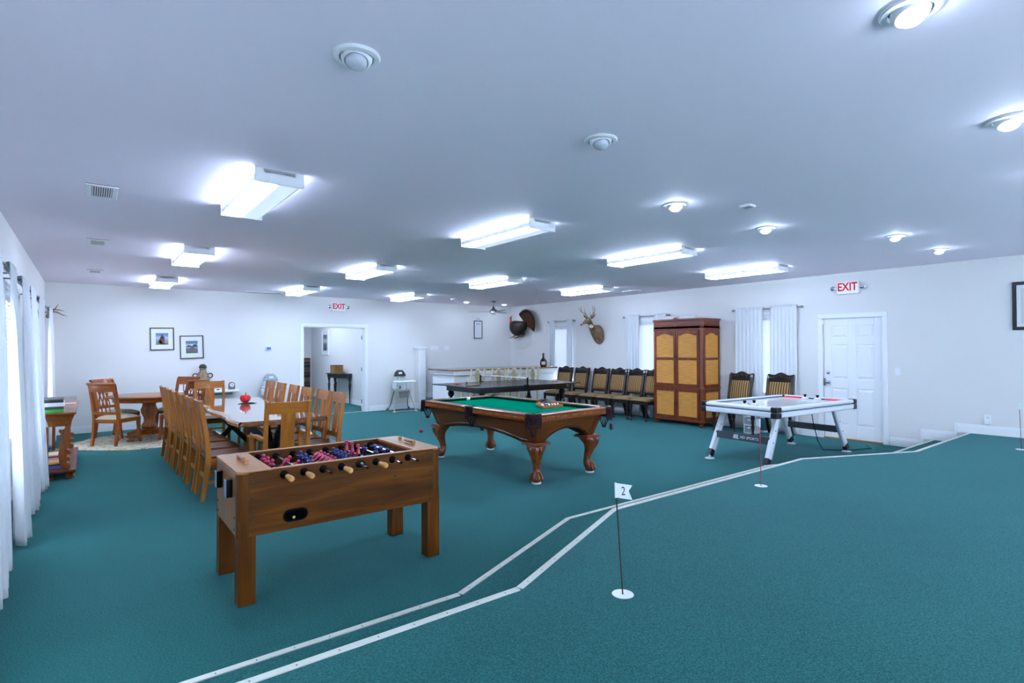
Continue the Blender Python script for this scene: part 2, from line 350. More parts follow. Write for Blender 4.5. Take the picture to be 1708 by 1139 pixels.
def window(i, x, s, yc, wd, blinds=True):
    """s=+1: on the right wall (inside is -x); s=-1: left wall"""
    W = struct(thing('window_%d' % i, 'window', 'window', (x, yc, 0))); del W['category']; del W['label']
    h = wd / 2
    def bx(mb, a, b, *r): return mb.box(min(s * a, s * b), max(s * a, s * b), *r)
    f = MB()
    for q in (-h - .07, h): bx(f, -.016, 0, q, q + .07, ZW0 - .02, ZW1)
    bx(f, -.016, 0, -h - .07, h + .07, ZW1, ZW1 + .07); bx(f, -.05, .0, -h - .09, h + .09, ZW0 - .03, ZW0); bx(f, -.014, 0, -h - .07, h + .07, ZW0 - .1, ZW0 - .03)
    f.build('window_casing', TRIMW, W, bevel=.003)
    f = MB(); zm = (ZW0 + ZW1) / 2
    for q in (-h, h - .04): bx(f, .08, .12, q, q + .04, ZW0, ZW1)
    for q in (ZW0, zm - .02, ZW1 - .04): bx(f, .08, .12, -h + .04, h - .04, q, q + .04)
    f.build('sash', TRIMW, W)
    for q in (ZW0 + .04, zm + .02): g = MB(); bx(g, .098, .102, -h + .04, h - .04, q, q + (ZW1 - ZW0) / 2 - .06); g.build('pane', GL, W)
    if not blinds: return W
    f = MB(); n = 30
    for k in range(n):
        z = ZW0 + .03 + (ZW1 - ZW0 - .08) * (k + .5) / n; d_ = .02 if s < 0 else .0085; bx_ = [(s * .036, z - .027), (s * .0375, z - .0275), (s * (.0375 + d_), z + .0245), (s * (.036 + d_), z + .025)]
        f.loft([[(a, -h + .01, b) for a, b in bx_], [(a, h - .01, b) for a, b in bx_]])
    stuff(f.build('blind_slats', BLIND, W))
    f = MB(); bx(f, .02, .07, -h + .005, h - .005, ZW1 - .05, ZW1); f.build('blind_headrail', WPLAS, W)
    return W
n = 0
for c, wd in WINL[:3]: n += 1; window(n, XL, -1, c, wd)
for c, wd in WINR: n += 1; window(n, XR, 1, c, wd)
for c, wd in WINL[3:]: n += 1; window(n, XL, -1, c, wd)  # out-of-view left windows added to let in more daylight
for c, wd in WINF_ADDED:  # windows behind the camera, added to brighten the ceiling
    n += 1; W_ = window(n, 0, -1, 0, wd, False); W_.location = (c, YF, .2); W_.rotation_euler = (0, 0, PI / 2)

def curtain(label, x, s, ya, yb, zt, folds, amp, flare=.0, hem=.03, group=None, lean=0., seed=0):
    """sheet hung on a rod along y; s points into the room; folds deepen downward"""
    r = random.Random(seed); ph = r.random() * 6; L = yb - ya
    yc = (ya + yb) / 2
    def fn(u, v):
        z = hem + (zt + .04 - hem) * (1 - v)
        k = v ** .7
        y = yc + (u - .5) * L * (1 + flare * v) + .012 * math.sin(u * folds * 4 * PI + 1) * k
        a = amp * (.35 + .65 * k) * (.75 + .25 * math.sin(u * 9 + ph * 3))
        if v < .08: a = min(a, .005)
        elif v < .2: a = .005 + (max(a, .005) - .005) * (v - .08) / .12
        xx = x + s * (.019 + lean * v + a * math.sin(u * folds * 2 * PI + ph + .5 * math.sin(v * 3 + ph) * k))
        return (xx, y, z)
    def pocket(u, v):       # the header turned over the rod and stitched down behind it
        top = fn(u, 0); return (x + s * (.019 - .036 * min(1, v * 3)) + s * .004 * math.sin(u * folds * 2 * PI + ph) * (1 if v < .3 else .5), top[1], top[2] - .075 * max(0, v - .15))
    o = MB().grid(fn, folds * 12, 30).grid(pocket, folds * 12, 6).build('curtain', CLOTH, smooth=True, solid=.003, ang=80)
    return tag(o, label, 'curtain', group)
def rod(label, x, s, ya, yb, z, m, wall):
    t = thing('curtain_rod', label, 'curtain rod', (x, (ya + yb) / 2, z)); h = (yb - ya) / 2
    MB().lathe([(.008, -h), (.008, h)], 10, axis='y').build('rod', m, t, True)
    for q in (-1, 1):
        MB().lathe([(.008, 0), (.012, .01), (.008, .02), (.02, .035), (.022, .05), (.012, .066), (0, .07)], 12, axis='y').xf(Matrix.Translation((0, q * h, 0)) @ Matrix.Diagonal((1, q, 1, 1))).build('finial', m, t, True)
        MB().tube([(0, q * (h - .004), 0), (wall - x, q * (h - .004), 0)], .006, 6).lathe([(.02, 0), (.02, .008)], 10, (wall - x - (.008 if wall > x else 0), q * (h - .004), 0), 'x').build('bracket', m, t, True)
RODM = mat('rod_pewter', (84, 86, 92), .35, metal=.8); RODL = mat('rod_nickel', (150, 152, 156), .3, metal=1)
xr = XR - .062
for (ya, yb, nm) in ((10.32, 11.27, 'behind the row of striped chairs near the bar'), (7.38, 8.58, 'above the wicker-panelled armoire'), (4.58, 5.8, 'beside the white six panel door')):
    rod('nickel curtain rod on the window ' + nm, xr, 1, ya, yb, 2.28, RODL, XR)
for k, (ya, yb, f, lb) in enumerate(((11.02, 11.25, 4, 'narrow white curtain panel by the end of the bar'), (10.345, 10.56, 4, 'white curtain panel below the deer mount'), (8.16, 8.555, 5, 'white curtain panel behind the striped chair nearest the armoire'), (7.4, 7.72, 5, 'white curtain panel hidden partly by the armoire'), (5.24, 5.78, 7, 'white curtain panel beside the armoire behind a striped chair'), (4.62, 5.10, 7, 'white curtain panel next to the white door'))):
    curtain(lb, xr, -1, ya, yb, 2.28, f, .024, .06, hem=1.08 if k == 0 else .03, group='curtains on the right wall', seed=k)
xl = XL + .13
for (ya, yb, nm) in ((3.95, 6.22, 'beyond the stage step'), (6.66, 8.45, 'between the outer two windows'), (9.02, 12.15, 'above the console with books')):
    rod('pewter curtain rod on the window wall, ' + nm, xl, -1, ya, yb, 2.2, RODM, XL)
for k, (ya, yb, f, am, ln, lb) in enumerate(((4.0, 5.28, 7, .06, .04, 'wide white curtain panel of the window closest to the stage'), (5.70, 6.16, 4, .06, .07, 'white curtain panel closing the window closest to the stage'), (6.74, 7.5, 5, .055, .07, 'white curtain panel on the stage side of the middle window'), (7.72, 8.40, 5, .05, .10, 'white curtain panel just before the carved console'), (9.06, 10.0, 7, .03, -.03, 'white curtain panel behind the carved console'), (11.2, 12.1, 6, .04, .03, 'white curtain panel by the deer antlers'))):
    curtain(lb, xl, 1, ya, yb, 2.2, f, am, 0, lean=ln, group='curtains on the window wall', seed=20 + k)
# ---------------------------------------------------------------- ceiling fixtures
def emis(name, strength, col=LCOL, half=None):
    m = bpy.data.materials.new(name); m.use_nodes = True; nt = m.node_tree; b = nt.nodes['Principled BSDF']
    b.inputs['Base Color'].default_value = (.8, .82, .84, 1); b.inputs['Roughness'].default_value = .35
    b.inputs['Emission Color'].default_value = (*col, 1); b.inputs['Emission Strength'].default_value = strength
    if half is not None:      # only the tube on one side of the lamp is burning
        tc = nd(nt, 'ShaderNodeTexCoord'); sp = nd(nt, 'ShaderNodeSeparateXYZ'); nt.links.new(tc.outputs['Object'], sp.inputs[0])
        mr = nd(nt, 'ShaderNodeMapRange', interpolation_type='SMOOTHERSTEP'); mr.inputs['From Min'].default_value = -.14; mr.inputs['From Max'].default_value = .02
        mr.inputs['To Min'].default_value = strength * 1.1; mr.inputs['To Max'].default_value = strength * half
        nt.links.new(sp.outputs['X'], mr.inputs['Value']); nt.links.new(mr.outputs[0], b.inputs['Emission Strength'])
    return m
DIFF = emis('diffuser_lit', FLUOR); DIFH = emis('diffuser_one_tube', FLUOR, half=.022); SIDE = emis('side_lens_lit', FLUOR * UPL); SIDH = emis('side_lens_dim', FLUOR * .8)
def fluor(diff, label):
    t = thing('ceiling_light', label, 'ceiling light', group='fluorescent ceiling lights')
    MB().box(-.105, .105, -.61, .61, -.03, 0).build('housing', WHITE, t)
    sec = [(-.152, -.058), (-.15, -.072), (-.138, -.088), (-.11, -.094), (.11, -.094), (.138, -.088), (.15, -.072), (.152, -.058)]
    MB().prism(sec, -.598, .598, 'y').build('diffuser', diff, t, True)
    for q, sm in ((-1, SIDE), (1, SIDE if diff is DIFF else SIDH)):       # clear prismatic sides throw light up along the ceiling
        MB().prism([(q * .12, -.02), (q * .146, -.05), (q * .15, -.058), (q * .106, -.058), (q * .106, -.02)], -.598, .598, 'y').build('side_lens', sm, t)
    for q in (-1, 1): MB().box(*sorted((q * .149, q * .157)), -.6, .6, -.078, -.036).build('side_lip', WHITE, t)
    for q in (-.61, .598): MB().box(-.166, .166, q, q + .012, -.1, 0).build('end_cap', WHITE, t, bevel=.003)
    return t
row = ['nearest the stage', 'in the middle row', 'by the back wall']
colw = ['along the window wall', 'above the dining table side', 'over the pool table side', 'along the door wall']
f0 = None; f1 = None
for j, y in enumerate((4.63, 8.14, 11.58)):
    for i, x in enumerate((1.06, 3.49, 5.9, 8.28)):
        if (i, j) == (3, 2): continue
        lb = 'long white fluorescent ceiling light %s, %s' % (colw[i], row[j])
        if j == 0 and i in (0, 1):
            if f1 is None: f1 = fluor(DIFH, lb); f1.location = (x, y, CH)
            else: dup(f1, (x, y, CH), 0, lb)
        elif f0 is None: f0 = fluor(DIFF, lb); f0.location = (x, y, CH)
        else: dup(f0, (x, y, CH), 0, lb)
dup(f0, (4.9, 16.4, CH), 0, 'unseen fluorescent light added deep inside the passage beyond the doorway'); dup(f0, (4.5, 14.4, CH), 0, 'unseen fluorescent light added just inside the passage beyond the doorway')  # lamps hidden above the doorway, added to brighten the passage

BULBM = emis('bulb_lit', BULB); BULBO = mat('bulb_off', (190, 196, 205), .25)
def can(bulb, label, tilt, rz):
    t = thing('recessed_light', label, 'ceiling light', group='eyeball downlights over the stage')
    MB().lathe([(.098, 0), (.1, -.006), (.094, -.012), (.074, -.014), (.07, -.004), (.07, 0)], 28).build('trim_ring', WHITE, t, True)
    R = Matrix.Rotation(rz, 4, 'Z') @ Matrix.Rotation(tilt, 4, 'X')
    MB().lathe([(.066, .0), (.066, -.012), (.061, -.024), (.054, -.032), (.048, -.031), (.046, 0)], 24).xf(R).build('eyeball', WPLAS, t, True)
    MB().lathe([(.044, -.02), (.045, -.034), (.042, -.044), (.033, -.052), (.018, -.057), (.0, -.058)], 20).xf(R).build('bulb', bulb, t, True)
    return t
lit = [(4.05, 2.9), (5.6, 2.9), (7.18, 2.23), (8.63, 2.2), (2.41, .69), (4.01, .7), (5.53, .75), (7.1, .75), (8.6, .75)]
c0 = None
for k, (x, y) in enumerate(lit):
    lb = 'lit eyeball downlight over the %s, %s from the window wall' % (('stage edge', ORD[k]) if k < 4 else ('stage floor', ORD[k - 4]))
    if c0 is None: c0 = can(BULBM, lb, .25, 2.6); c0.location = (x, y, CH)
    else: dup(c0, (x, y, CH), 0, lb)
c1 = can(BULBO, 'unlit eyeball downlight above the stage edge, closest to the window wall', .3, 2.6); c1.location = (.902, 2.244, CH)
dup(c1, (2.431, 2.265, CH), 0, 'unlit eyeball downlight above the angled corner of the stage edge')
def pot(label):
    t = thing('recessed_light', label, 'ceiling light', group='small downlights by the fan')
    MB().lathe([(.085, 0), (.085, -.006), (.066, -.008), (.062, 0)], 20).build('trim_ring', WHITE, t, True)
    MB().lathe([(.06, -.002), (.05, -.016), (.0, -.024)], 16).build('bulb', BULBM, t, True)
    return t
p0 = pot('lit round downlight on the doorway side of the ceiling fan'); p0.location = (8.016, 12.358, CH)
dup(p0, (9.32, 12.41, CH), 0, 'lit round downlight in the corner above the turkey')
def smoke(x, y, label):
    t = thing('smoke_detector', label, 'smoke detector', (x, y, CH))
    MB().lathe([(.07, 0), (.07, -.02), (.055, -.036), (.02, -.04), (0, -.04)], 20).build('cover', WPLAS, t, True)
    MB().lathe([(.058, -.019), (.06, -.026), (.056, -.03)], 20).build('grille', mat('grey_plastic', (150, 154, 160), .5), t, True)
smoke(7.177, 11.664, 'round white smoke detector on the ceiling by the fan')
t = thing('motion_sensor', 'small square white sensor on the ceiling between two lit downlights', 'sensor', (4.577, 2.528, CH))
MB().box(-.05, .05, -.05, .05, -.022, 0).build('case', WPLAS, t, bevel=.006); MB().box(-.02, .02, -.03, .03, -.026, -.022).build('lens', mat('grey_plastic', (150, 154, 160), .5), t)

DARK = mat('vent_dark', (30, 32, 36), .8)
def vent(x, y, lx, ly, n, label):
    t = thing('ceiling_vent', label, 'vent', (x, y, CH), 0, 'ceiling vents')
    MB().box(-lx / 2, lx / 2, -ly / 2, ly / 2, -.004, 0).build('backing', DARK, t)
    a, b = lx / 2, ly / 2; e = .035
    MB().box(-a, a, -b, -b + e, -.012, -.004).box(-a, a, b - e, b, -.012, -.004).box(-a, -a + e, -b + e, b - e, -.012, -.004).box(a - e, a, -b + e, b - e, -.012, -.004).build('frame', WHITE, t, bevel=.002)
    s0 = None; long_x = lx > ly
    for k in range(n):
        L = (lx if not long_x else lx) - 2 * e; q = -a + e + L * (k + .5) / n
        if s0 is None: s0 = MB().box(-.004, .004, -b + e, b - e, -.012, -.004).build('slat', WHITE, t); s0.location = (q, 0, 0)
        else: share(s0, (q, 0, 0))
for y, nm in ((5.38, 'closest to the stage'), (7.95, 'second from the stage'), (10.9, 'closest to the back wall')): vent(.08, y, .2, .42, 9, 'white slatted ceiling vent along the window wall, ' + nm)
def slot(x, y, lx, ly, label):
    t = thing('ceiling_vent', label, 'vent', (x, y, CH)); a, b = lx / 2, ly / 2
    MB().box(-a, a, -b, b, -.012, 0).build('frame', WHITE, t, bevel=.003)
    L = max(lx, ly)
    for k in (-1, 1):
        MB().box(*((-a + .03, a - .03, k * .025 - .012, k * .025 + .012) if lx > ly else (k * .025 - .012, k * .025 + .012, -b + .03, b - .03)), -.0135, -.0115).build('slot', mat('vent_grey', (95, 100, 108), .7), t)
slot(3.03, 12.75, .75, .15, 'flat slotted ceiling vent close to the back wall before the doorway')
slot(9.42, 10.82, .4, .15, 'flat slotted ceiling vent above the deer mount'); slot(9.37, 7.85, .15, .4, 'flat slotted ceiling vent above the armoire')

# ---------------------------------------------------------------- ceiling fan
t = thing('ceiling_fan', 'brushed steel ceiling fan with thin blades in front of the far corner', 'ceiling fan', (8.392, 11.642, CH))
MB().lathe([(.0, 0), (.07, 0), (.07, -.012), (.045, -.035), (.02, -.05), (.0, -.05)], 20).build('canopy', STEEL, t, True)
MB().lathe([(.013, -.04), (.013, -.14)], 10).build('downrod', STEEL, t, True)
MB().lathe([(.014, -.12), (.022, -.15), (.04, -.2), (.085, -.235), (.11, -.25), (.11, -.265), (.0, -.265)], 24).build('motor_cone', STEEL, t, True)
MB().lathe([(.0, -.265), (.085, -.265), (.1, -.28), (.1, -.31), (.085, -.318), (0, -.318)], 24).build('motor', CHROME, t, True)
MB().lathe([(.08, -.318), (.075, -.335), (.04, -.35), (0, -.353)], 20).build('lamp_glass', mat('frosted_glass', (225, 230, 236), .3), t, True)
for k in range(3):
    a = math.radians(142 + 120 * k)
    MB().loft([[(.09, -.03, -.275), (.09, .03, -.283), (.09, .03, -.289), (.09, -.03, -.281)], [(.2, -.05, -.272), (.2, .05, -.288), (.2, .05, -.293), (.2, -.05, -.277)], [(.64, -.045, -.274), (.64, .03, -.286), (.64, .03, -.291), (.64, -.045, -.279)]]).xf(Matrix.Rotation(a, 4, 'Z')).build('blade', STEEL, t)

# ---------------------------------------------------------------- exit signs
RED = mat('exit_red', (196, 4, 16), .5, spec=.1, emit=.12, ecol=lin((235, 15, 25)))
def exit_sign(loc, rz, label):
    t = thing('exit_sign', label, 'exit sign', loc, rz, 'exit signs')     # faces local -y
    MB().box(-.165, .165, -.06, 0, -.105, .105).build('case', WPLAS, t, bevel=.008)
    text('lettering', 'EXIT', .185, RED, t, (0, -.061, .008), (PI / 2, 0, 0), .001, sx=.8, bold=.004)
    for q in (-1, 1):
        MB().tube([(q * .165, -.03, .0), (q * .205, -.03, .0)], .012, 8).build('lamp_arm', WPLAS, t, True)
        h = MB().lathe([(.02, .02), (.046, .0), (.05, -.03), (.046, -.034), (0, -.034)], 18, (q * .225, -.03, 0), 'y').build('lamp_head', WPLAS, t, True)
        MB().lathe([(.04, -.034), (.03, -.042), (0, -.046)], 16, (q * .225, -.03, 0), 'y').build('lamp_lens', CHROME, h, True)
exit_sign((4.78, YB, 2.575), 0, 'red lettered exit sign with twin lamps above the wide doorway')
exit_sign((XR, 3.8, 2.55), -PI / 2, 'red lettered exit sign with twin lamps above the six panel door')
# ---------------------------------------------------------------- foosball table
HONEY = lambda ax: wood('honey_oak', (68, 33, 3), (116, 66, 10), ax, .42, .0, spec=.18)
PALE = wood('pale_oak', (160, 102, 48), (192, 136, 74), 'y', .35, .2)
HAND = wood('handle_wood', (190, 128, 62), (226, 172, 104), 'y', .4, .2)
F = thing('foosball_table', 'honey oak foosball table with red and blue players beside the stage', 'foosball table', (1.412, 3.978, 0))
a, b, z0, z1, tk = .698, .355, .413, .806, .035
MB().box(-a + .06, a - .06, -b, -b + tk, z0, z1).build('side_panel', HONEY('x'), F, bevel=.004)
MB().box(-a + .06, a - .06, b - tk, b, z0, z1).build('side_panel', HONEY('x'), F, bevel=.004)
for q in (-1, 1):
    MB().box(min(q * a, q * (a - tk)), max(q * a, q * (a - tk)), -b + .06, b - .06, z0, z1 - .012).build('end_panel', wood('pinkish_oak', (128, 74, 40), (166, 108, 62), 'z', .3, .2), F, bevel=.004)
    for r in (-1, 1):
        pts = [(q * (a - .062), r * b), (q * (a - .03), r * b), (q * (a - .008), r * (b - .01)), (q * a, r * (b - .03)), (q * a, r * (b - .062)), (q * (a - .062), r * (b - .062))]
        MB().prism(pts, z0 - .004, z1 - .012).build('corner_post', HONEY('z'), F)
        MB().box(q * (a - .055) - .05, q * (a - .055) + .05, r * (b - .055) - .05, r * (b - .055) + .05, .0, z0 + .1).build('leg', HONEY('z'), F, bevel=.003)
    pl = [(q * a, -b + .03), (q * a, b - .03), (q * (a - .03), b), (q * (a - .2), b), (q * (a - .2), -b), (q * (a - .03), -b)]
    MB().prism(pl, z1 - .012, z1 + .004).build('end_top', PALE, F, bevel=.003)
for r in (-1, 1): MB().box(-a + .2, a - .2, r * b - (tk if r > 0 else 0), r * b + (0 if r > 0 else tk), z1, z1 + .004).build('rail_cap', PALE, F)
for q in (-1, 1): MB().box(q * (a - .2) - .012, q * (a - .2) + .012, -b + tk, b - tk, .68, z1 - .012).build('goal_panel', HONEY('y'), F)
MB().box(-a + .2, a - .2, -b + tk, b - tk, .685, .70).build('playing_field', mat('foosball_green', (38, 58, 56), .35), F)
mk = MB().box(-.004, .004, -b + tk, b - tk, .7, .7012); mk.lathe([(.1, .7), (.1, .7012)], 24); mk.build('field_marking', mat('field_line', (120, 135, 130), .5), F)
MB().lathe([(.094, .7008), (.094, .7016)], 24).build('field_centre', mat('foosball_green', (38, 58, 56), .35), F)
MB().box(-a + .05, a - .05, -b + .035, b - .035, z0, z0 + .012).build('underside', HONEY('x'), F)
for q in (-1, 1):
    for r in (-1, 1): MB().prism([(q * (a - .212), r * (b - tk)), (q * (a - .31), r * (b - tk)), (q * (a - .212), r * (b - tk - .1))], .70, .712).build('corner_ramp', BLACK, F)
BOLT = mat('bolt_black', (20, 20, 22), .4)
def bolt(x, z): return MB().lathe([(.0, .006), (.008, .005), (.009, 0)], 8, (0, 0, 0), 'y')
bo = None
for x in (-a + .085, a - .085, -.33, .0, .33):
    zs = (.44, .49, .54, .64, .74) if abs(x) > .5 else (.645,)
    for z in zs:
        if bo is None: bo = MB().lathe([(.0, -.005), (.007, -.004), (.008, 0)], 8, axis='y').build('bolt', BOLT, F, True); bo.location = (x, -b, z)
        else: share(bo, (x, -b, z))
for y in (-b + .09, b - .09):
    for z in (.45, .52): share(bo, (-a, y, z), rot=(0, 0, -PI / 2))
# ball return cup and black emblem on the near side
def oval(hw, hh, cx, cz, n=9):
    return [(cx + hw - hh + hh * math.cos(t_), cz + hh * math.sin(t_)) for t_ in [(-PI / 2 + PI * i / n) for i in range(n + 1)]] + [(cx - hw + hh + hh * math.cos(t_), cz + hh * math.sin(t_)) for t_ in [(PI / 2 + PI * i / n) for i in range(n + 1)]]
cup = MB().prism(oval(.078, .04, -.36, .5), -b - .006, -b, 'y').build('ball_return', BLACK, F, True, bevel=.002)
MB().prism(oval(.066, .029, -.36, .5), -b - .007, -b - .0055, 'y').build('return_opening', mat('void_black', (3, 3, 4), .8, spec=.02), cup)
MB().sphere((-.372, -b - .001, .487), (.016, .008, .014), 10, 6).build('ball', mat('ball_yellow', (170, 160, 60), .4), cup, True)
em = MB().lathe([(.026, 0), (.026, -.006), (.022, -.009), (0, -.009)], 20, (.075, -b, .765), 'y').build('ball_serve_hole', BLACK, F, True)
MB().sphere((.075, -b - .009, .765), (.014, .006, .014), 8, 6).build('serve_cap', mat('cap_grey', (150, 155, 165), .3), em, True)
for q in (-.185, .13):
    at_ = MB().box(-a - .035, -a, q - .028, q + .028, .635, .745).build('ashtray', BLACK, F, bevel=.003); MB().box(-a - .038, -a - .035, q - .027, q + .027, .637, .743).build('ashtray_face', mat('blue_steel', (130, 165, 195), .3, metal=.3), at_)
for q in (-1, 1):
    sb = MB(); x = q * (a - .1)
    sc = MB().tube([(x, -.11, z1 + .022), (x, .11, z1 + .022)], .003, 6).build('score_counter', STEEL, F)
    for y in (-.115, .115): MB().box(x - .012, x + .012, y - .012, y + .012, z1 + .004, z1 + .034).build('counter_post', PALE, sc, bevel=.003)
    for k in range(6): MB().lathe([(.013, -.009), (.013, .009)], 12, (x, (-.09 + .02 * k) * q, z1 + .022), 'y').build('score_bead', wood('bead_wood', (150, 88, 44), (190, 126, 74), 'y'), sc, True)
REDP = mat('player_red', (190, 22, 78), .3, coat=.3); BLUP = mat('player_blue', (28, 40, 112), .3, coat=.3)
def figure():
    g = MB()       # hangs on the rod axis at the origin, foot towards -z
    g.lathe([(.0, -.075), (.009, -.073), (.011, -.062), (.009, -.05), (.012, -.03), (.015, -.015), (.019, 0), (.02, .014), (.012, .022), (.007, .026)], 8)
    g.sphere((0, 0, .036), .0135, 8, 6); g.box(-.008, .014, -.01, .01, -.078, -.058); g.lathe([(.014, -.022), (.015, 0), (.014, .022)], 8, axis='y')
    return g
figR = figure().mesh('player', True); figR.materials.append(REDP); figB = figure().mesh('player', True); figB.materials.append(BLUP)
xs = [-.43, -.307, -.184, -.061, .061, .184, .307, .43]
spec = [('r', 3, .1, .06), ('r', 2, .75, -.05), ('b', 3, .0, .02), ('r', 5, 1.0, 0), ('b', 5, .1, -.02), ('r', 3, PI, .08), ('b', 2, -.1, .03), ('b', 3, 1.5, .1)]
RODC = mat('foos_chrome', (190, 192, 205), .2, metal=1)
zr = .765
for (x, (c, n, ang, off)) in zip(xs, spec):
    near = c == 'r'
    y0_, y1_ = (-.50, .50) if near else (-.50, .50)
    rd = MB().lathe([(.0075, y0_), (.0075, y1_)], 8, axis='y').build('rod', RODC, F, True); rd.location = (x, 0, zr)
    for q in (-1, 1):
        MB().lathe([(.026, q * (b - tk)), (.024, q * (b - tk - .008)), (.013, q * (b - tk - .014)), (.0, q * (b - tk - .014))], 16, axis='y').build('rod_bearing', BLACK, rd, True)
        MB().lathe([(.026, q * b), (.024, q * (b + .006)), (.014, q * (b + .012)), (0, q * (b + .012))], 16, axis='y').build('rod_bearing', BLACK, rd, True)
    if near: MB().lathe([(.0, -.42), (.013, -.42), (.0155, -.426), (.0145, -.445), (.018, -.48), (.0185, -.515), (.015, -.523), (0, -.524)], 8, axis='y').build('handle', HAND, rd, True)
    else:
        MB().lathe([(.0, .41), (.012, .41), (.0145, .416), (.0135, .435), (.017, .47), (.0175, .50), (.014, .507), (0, .508)], 8, axis='y').build('handle', HAND, rd, True)
        MB().lathe([(.009, -.502), (.009, -.486)], 8, axis='y').build('rod_end_cap', BLACK, rd, True)
    sp = .42 / (n + .6) if n > 2 else .2
    for k in range(n):
        p = bpy.data.objects.new('player', figR if c == 'r' else figB); COL.objects.link(p); p.parent = rd
        p.location = (0, (k - (n - 1) / 2) * sp + off, 0); p.rotation_euler = (0, ang * (-1 if c == 'b' else 1), 0)
    for q in (-1, 1): MB().lathe([(.012, -.012), (.012, .012)], 10, (0, q * (.5 * (n - 1) * sp + .035) + off, 0), 'y').build('rod_bumper', BLACK, rd, True)

# ---------------------------------------------------------------- pool table
CHER = lambda ax: wood('cherry_wood', (86, 40, 8), (134, 74, 22), ax, .34, .12)
CHERL = lambda ax: wood('cherry_rail', (118, 54, 22), (164, 90, 44), ax, .3, .2)
CARVE = ramp_mat('carved_cherry', [(.3, (88, 36, 10)), (.6, (140, 70, 26)), (.8, (172, 96, 48))], (16, 16, 9), .32, coat=.2, bump=.5, dist=1.4)
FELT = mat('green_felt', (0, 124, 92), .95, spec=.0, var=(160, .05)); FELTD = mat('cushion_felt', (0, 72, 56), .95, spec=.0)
P = thing('pool_table', 'carved cherry pool table with green felt and claw feet', 'pool table', (4.5, 5.87, 0), math.radians(2.0))
hx, hy, zt = .665, 1.205, .82
MB().box(-hx + .1, hx - .1, -hy + .1, hy - .1, .74, .782).build('playing_bed', FELT, P)
rw = .115
def rail(a0, a1, fixed, axis, sgn):
    """rail piece with a rounded top, dentils on the outer face and a felt cushion inside"""
    r = MB(); o_, i_ = fixed * sgn, (fixed - rw) * sgn
    sec = [(o_, .737), (o_ + sgn * .012, .745), (o_ + sgn * .012, .757), (o_, .76), (o_, .796), (o_ + sgn * .01, .8), (o_ + sgn * .012, .812), (o_ + sgn * .004, .82), (o_ - sgn * .02, .823), (i_ + sgn * .01, .82), (i_, .815), (i_, .737)]
    r.prism(sec if axis == 'y' else sec, a0, a1, axis if axis == 'y' else 'x')
    ob = r.build('rail', CHERL(axis), P, True, ang=30)
    lo_, hi_ = min(o_, o_ + sgn * .002), max(o_, o_ + sgn * .002)
    MB().box(*((lo_, hi_, a0, a1) if axis == 'y' else (a0, a1, lo_, hi_)), .762, .793).build('dentil_band', mat('band_dark', (62, 24, 10), .5, spec=.2), ob)
    d = MB(); L = a1 - a0; n = int(L / .026)
    for k in range(n):
        c = a0 + L * (k + .5) / n; lo, hi = min(o_, o_ + sgn * .009), max(o_, o_ + sgn * .009)
        d.box(*((lo, hi, c - .0075, c + .0075) if axis == 'y' else (c - .0075, c + .0075, lo, hi)), .764, .79)
    stuff(d.build('dentil_moulding', wood('dentil_wood', (168, 92, 42), (206, 132, 72), 'z', .35, .1), ob))
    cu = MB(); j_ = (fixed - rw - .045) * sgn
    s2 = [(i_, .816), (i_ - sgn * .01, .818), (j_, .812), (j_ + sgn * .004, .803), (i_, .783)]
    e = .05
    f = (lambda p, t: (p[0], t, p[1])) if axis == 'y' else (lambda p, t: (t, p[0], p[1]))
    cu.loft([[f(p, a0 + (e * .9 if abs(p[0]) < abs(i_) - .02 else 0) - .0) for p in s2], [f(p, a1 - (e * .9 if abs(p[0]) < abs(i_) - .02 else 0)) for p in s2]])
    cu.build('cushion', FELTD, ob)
    s_ = MB()
    for k in (1, 2, 3):
        c = a0 + L * k / 4; s_.lathe([(.006, .8205), (.006, .824)], 8, (*((o_ - sgn * .05, c) if axis == 'y' else (c, o_ - sgn * .05)), 0))
    s_.build('sights', mat('pearl_inlay', (225, 222, 210), .3), ob)
cr = .125
for s_ in (-1, 1):
    rail(-hx + cr, hx - cr, hy, 'x', s_)
    rail(-hy + cr, -.075, hx, 'y', s_); rail(.075, hy - cr, hx, 'y', s_)
LEAT = ramp_mat('pocket_leather', [(.35, (30, 10, 18)), (.7, (66, 28, 40))], (30, 30, 30), .6, spec=.2); IRON = mat('pocket_iron', (40, 34, 38), .4, var=(40, .3), bump=(60, .4))
NET = mat('net_black', (14, 13, 15), .7)
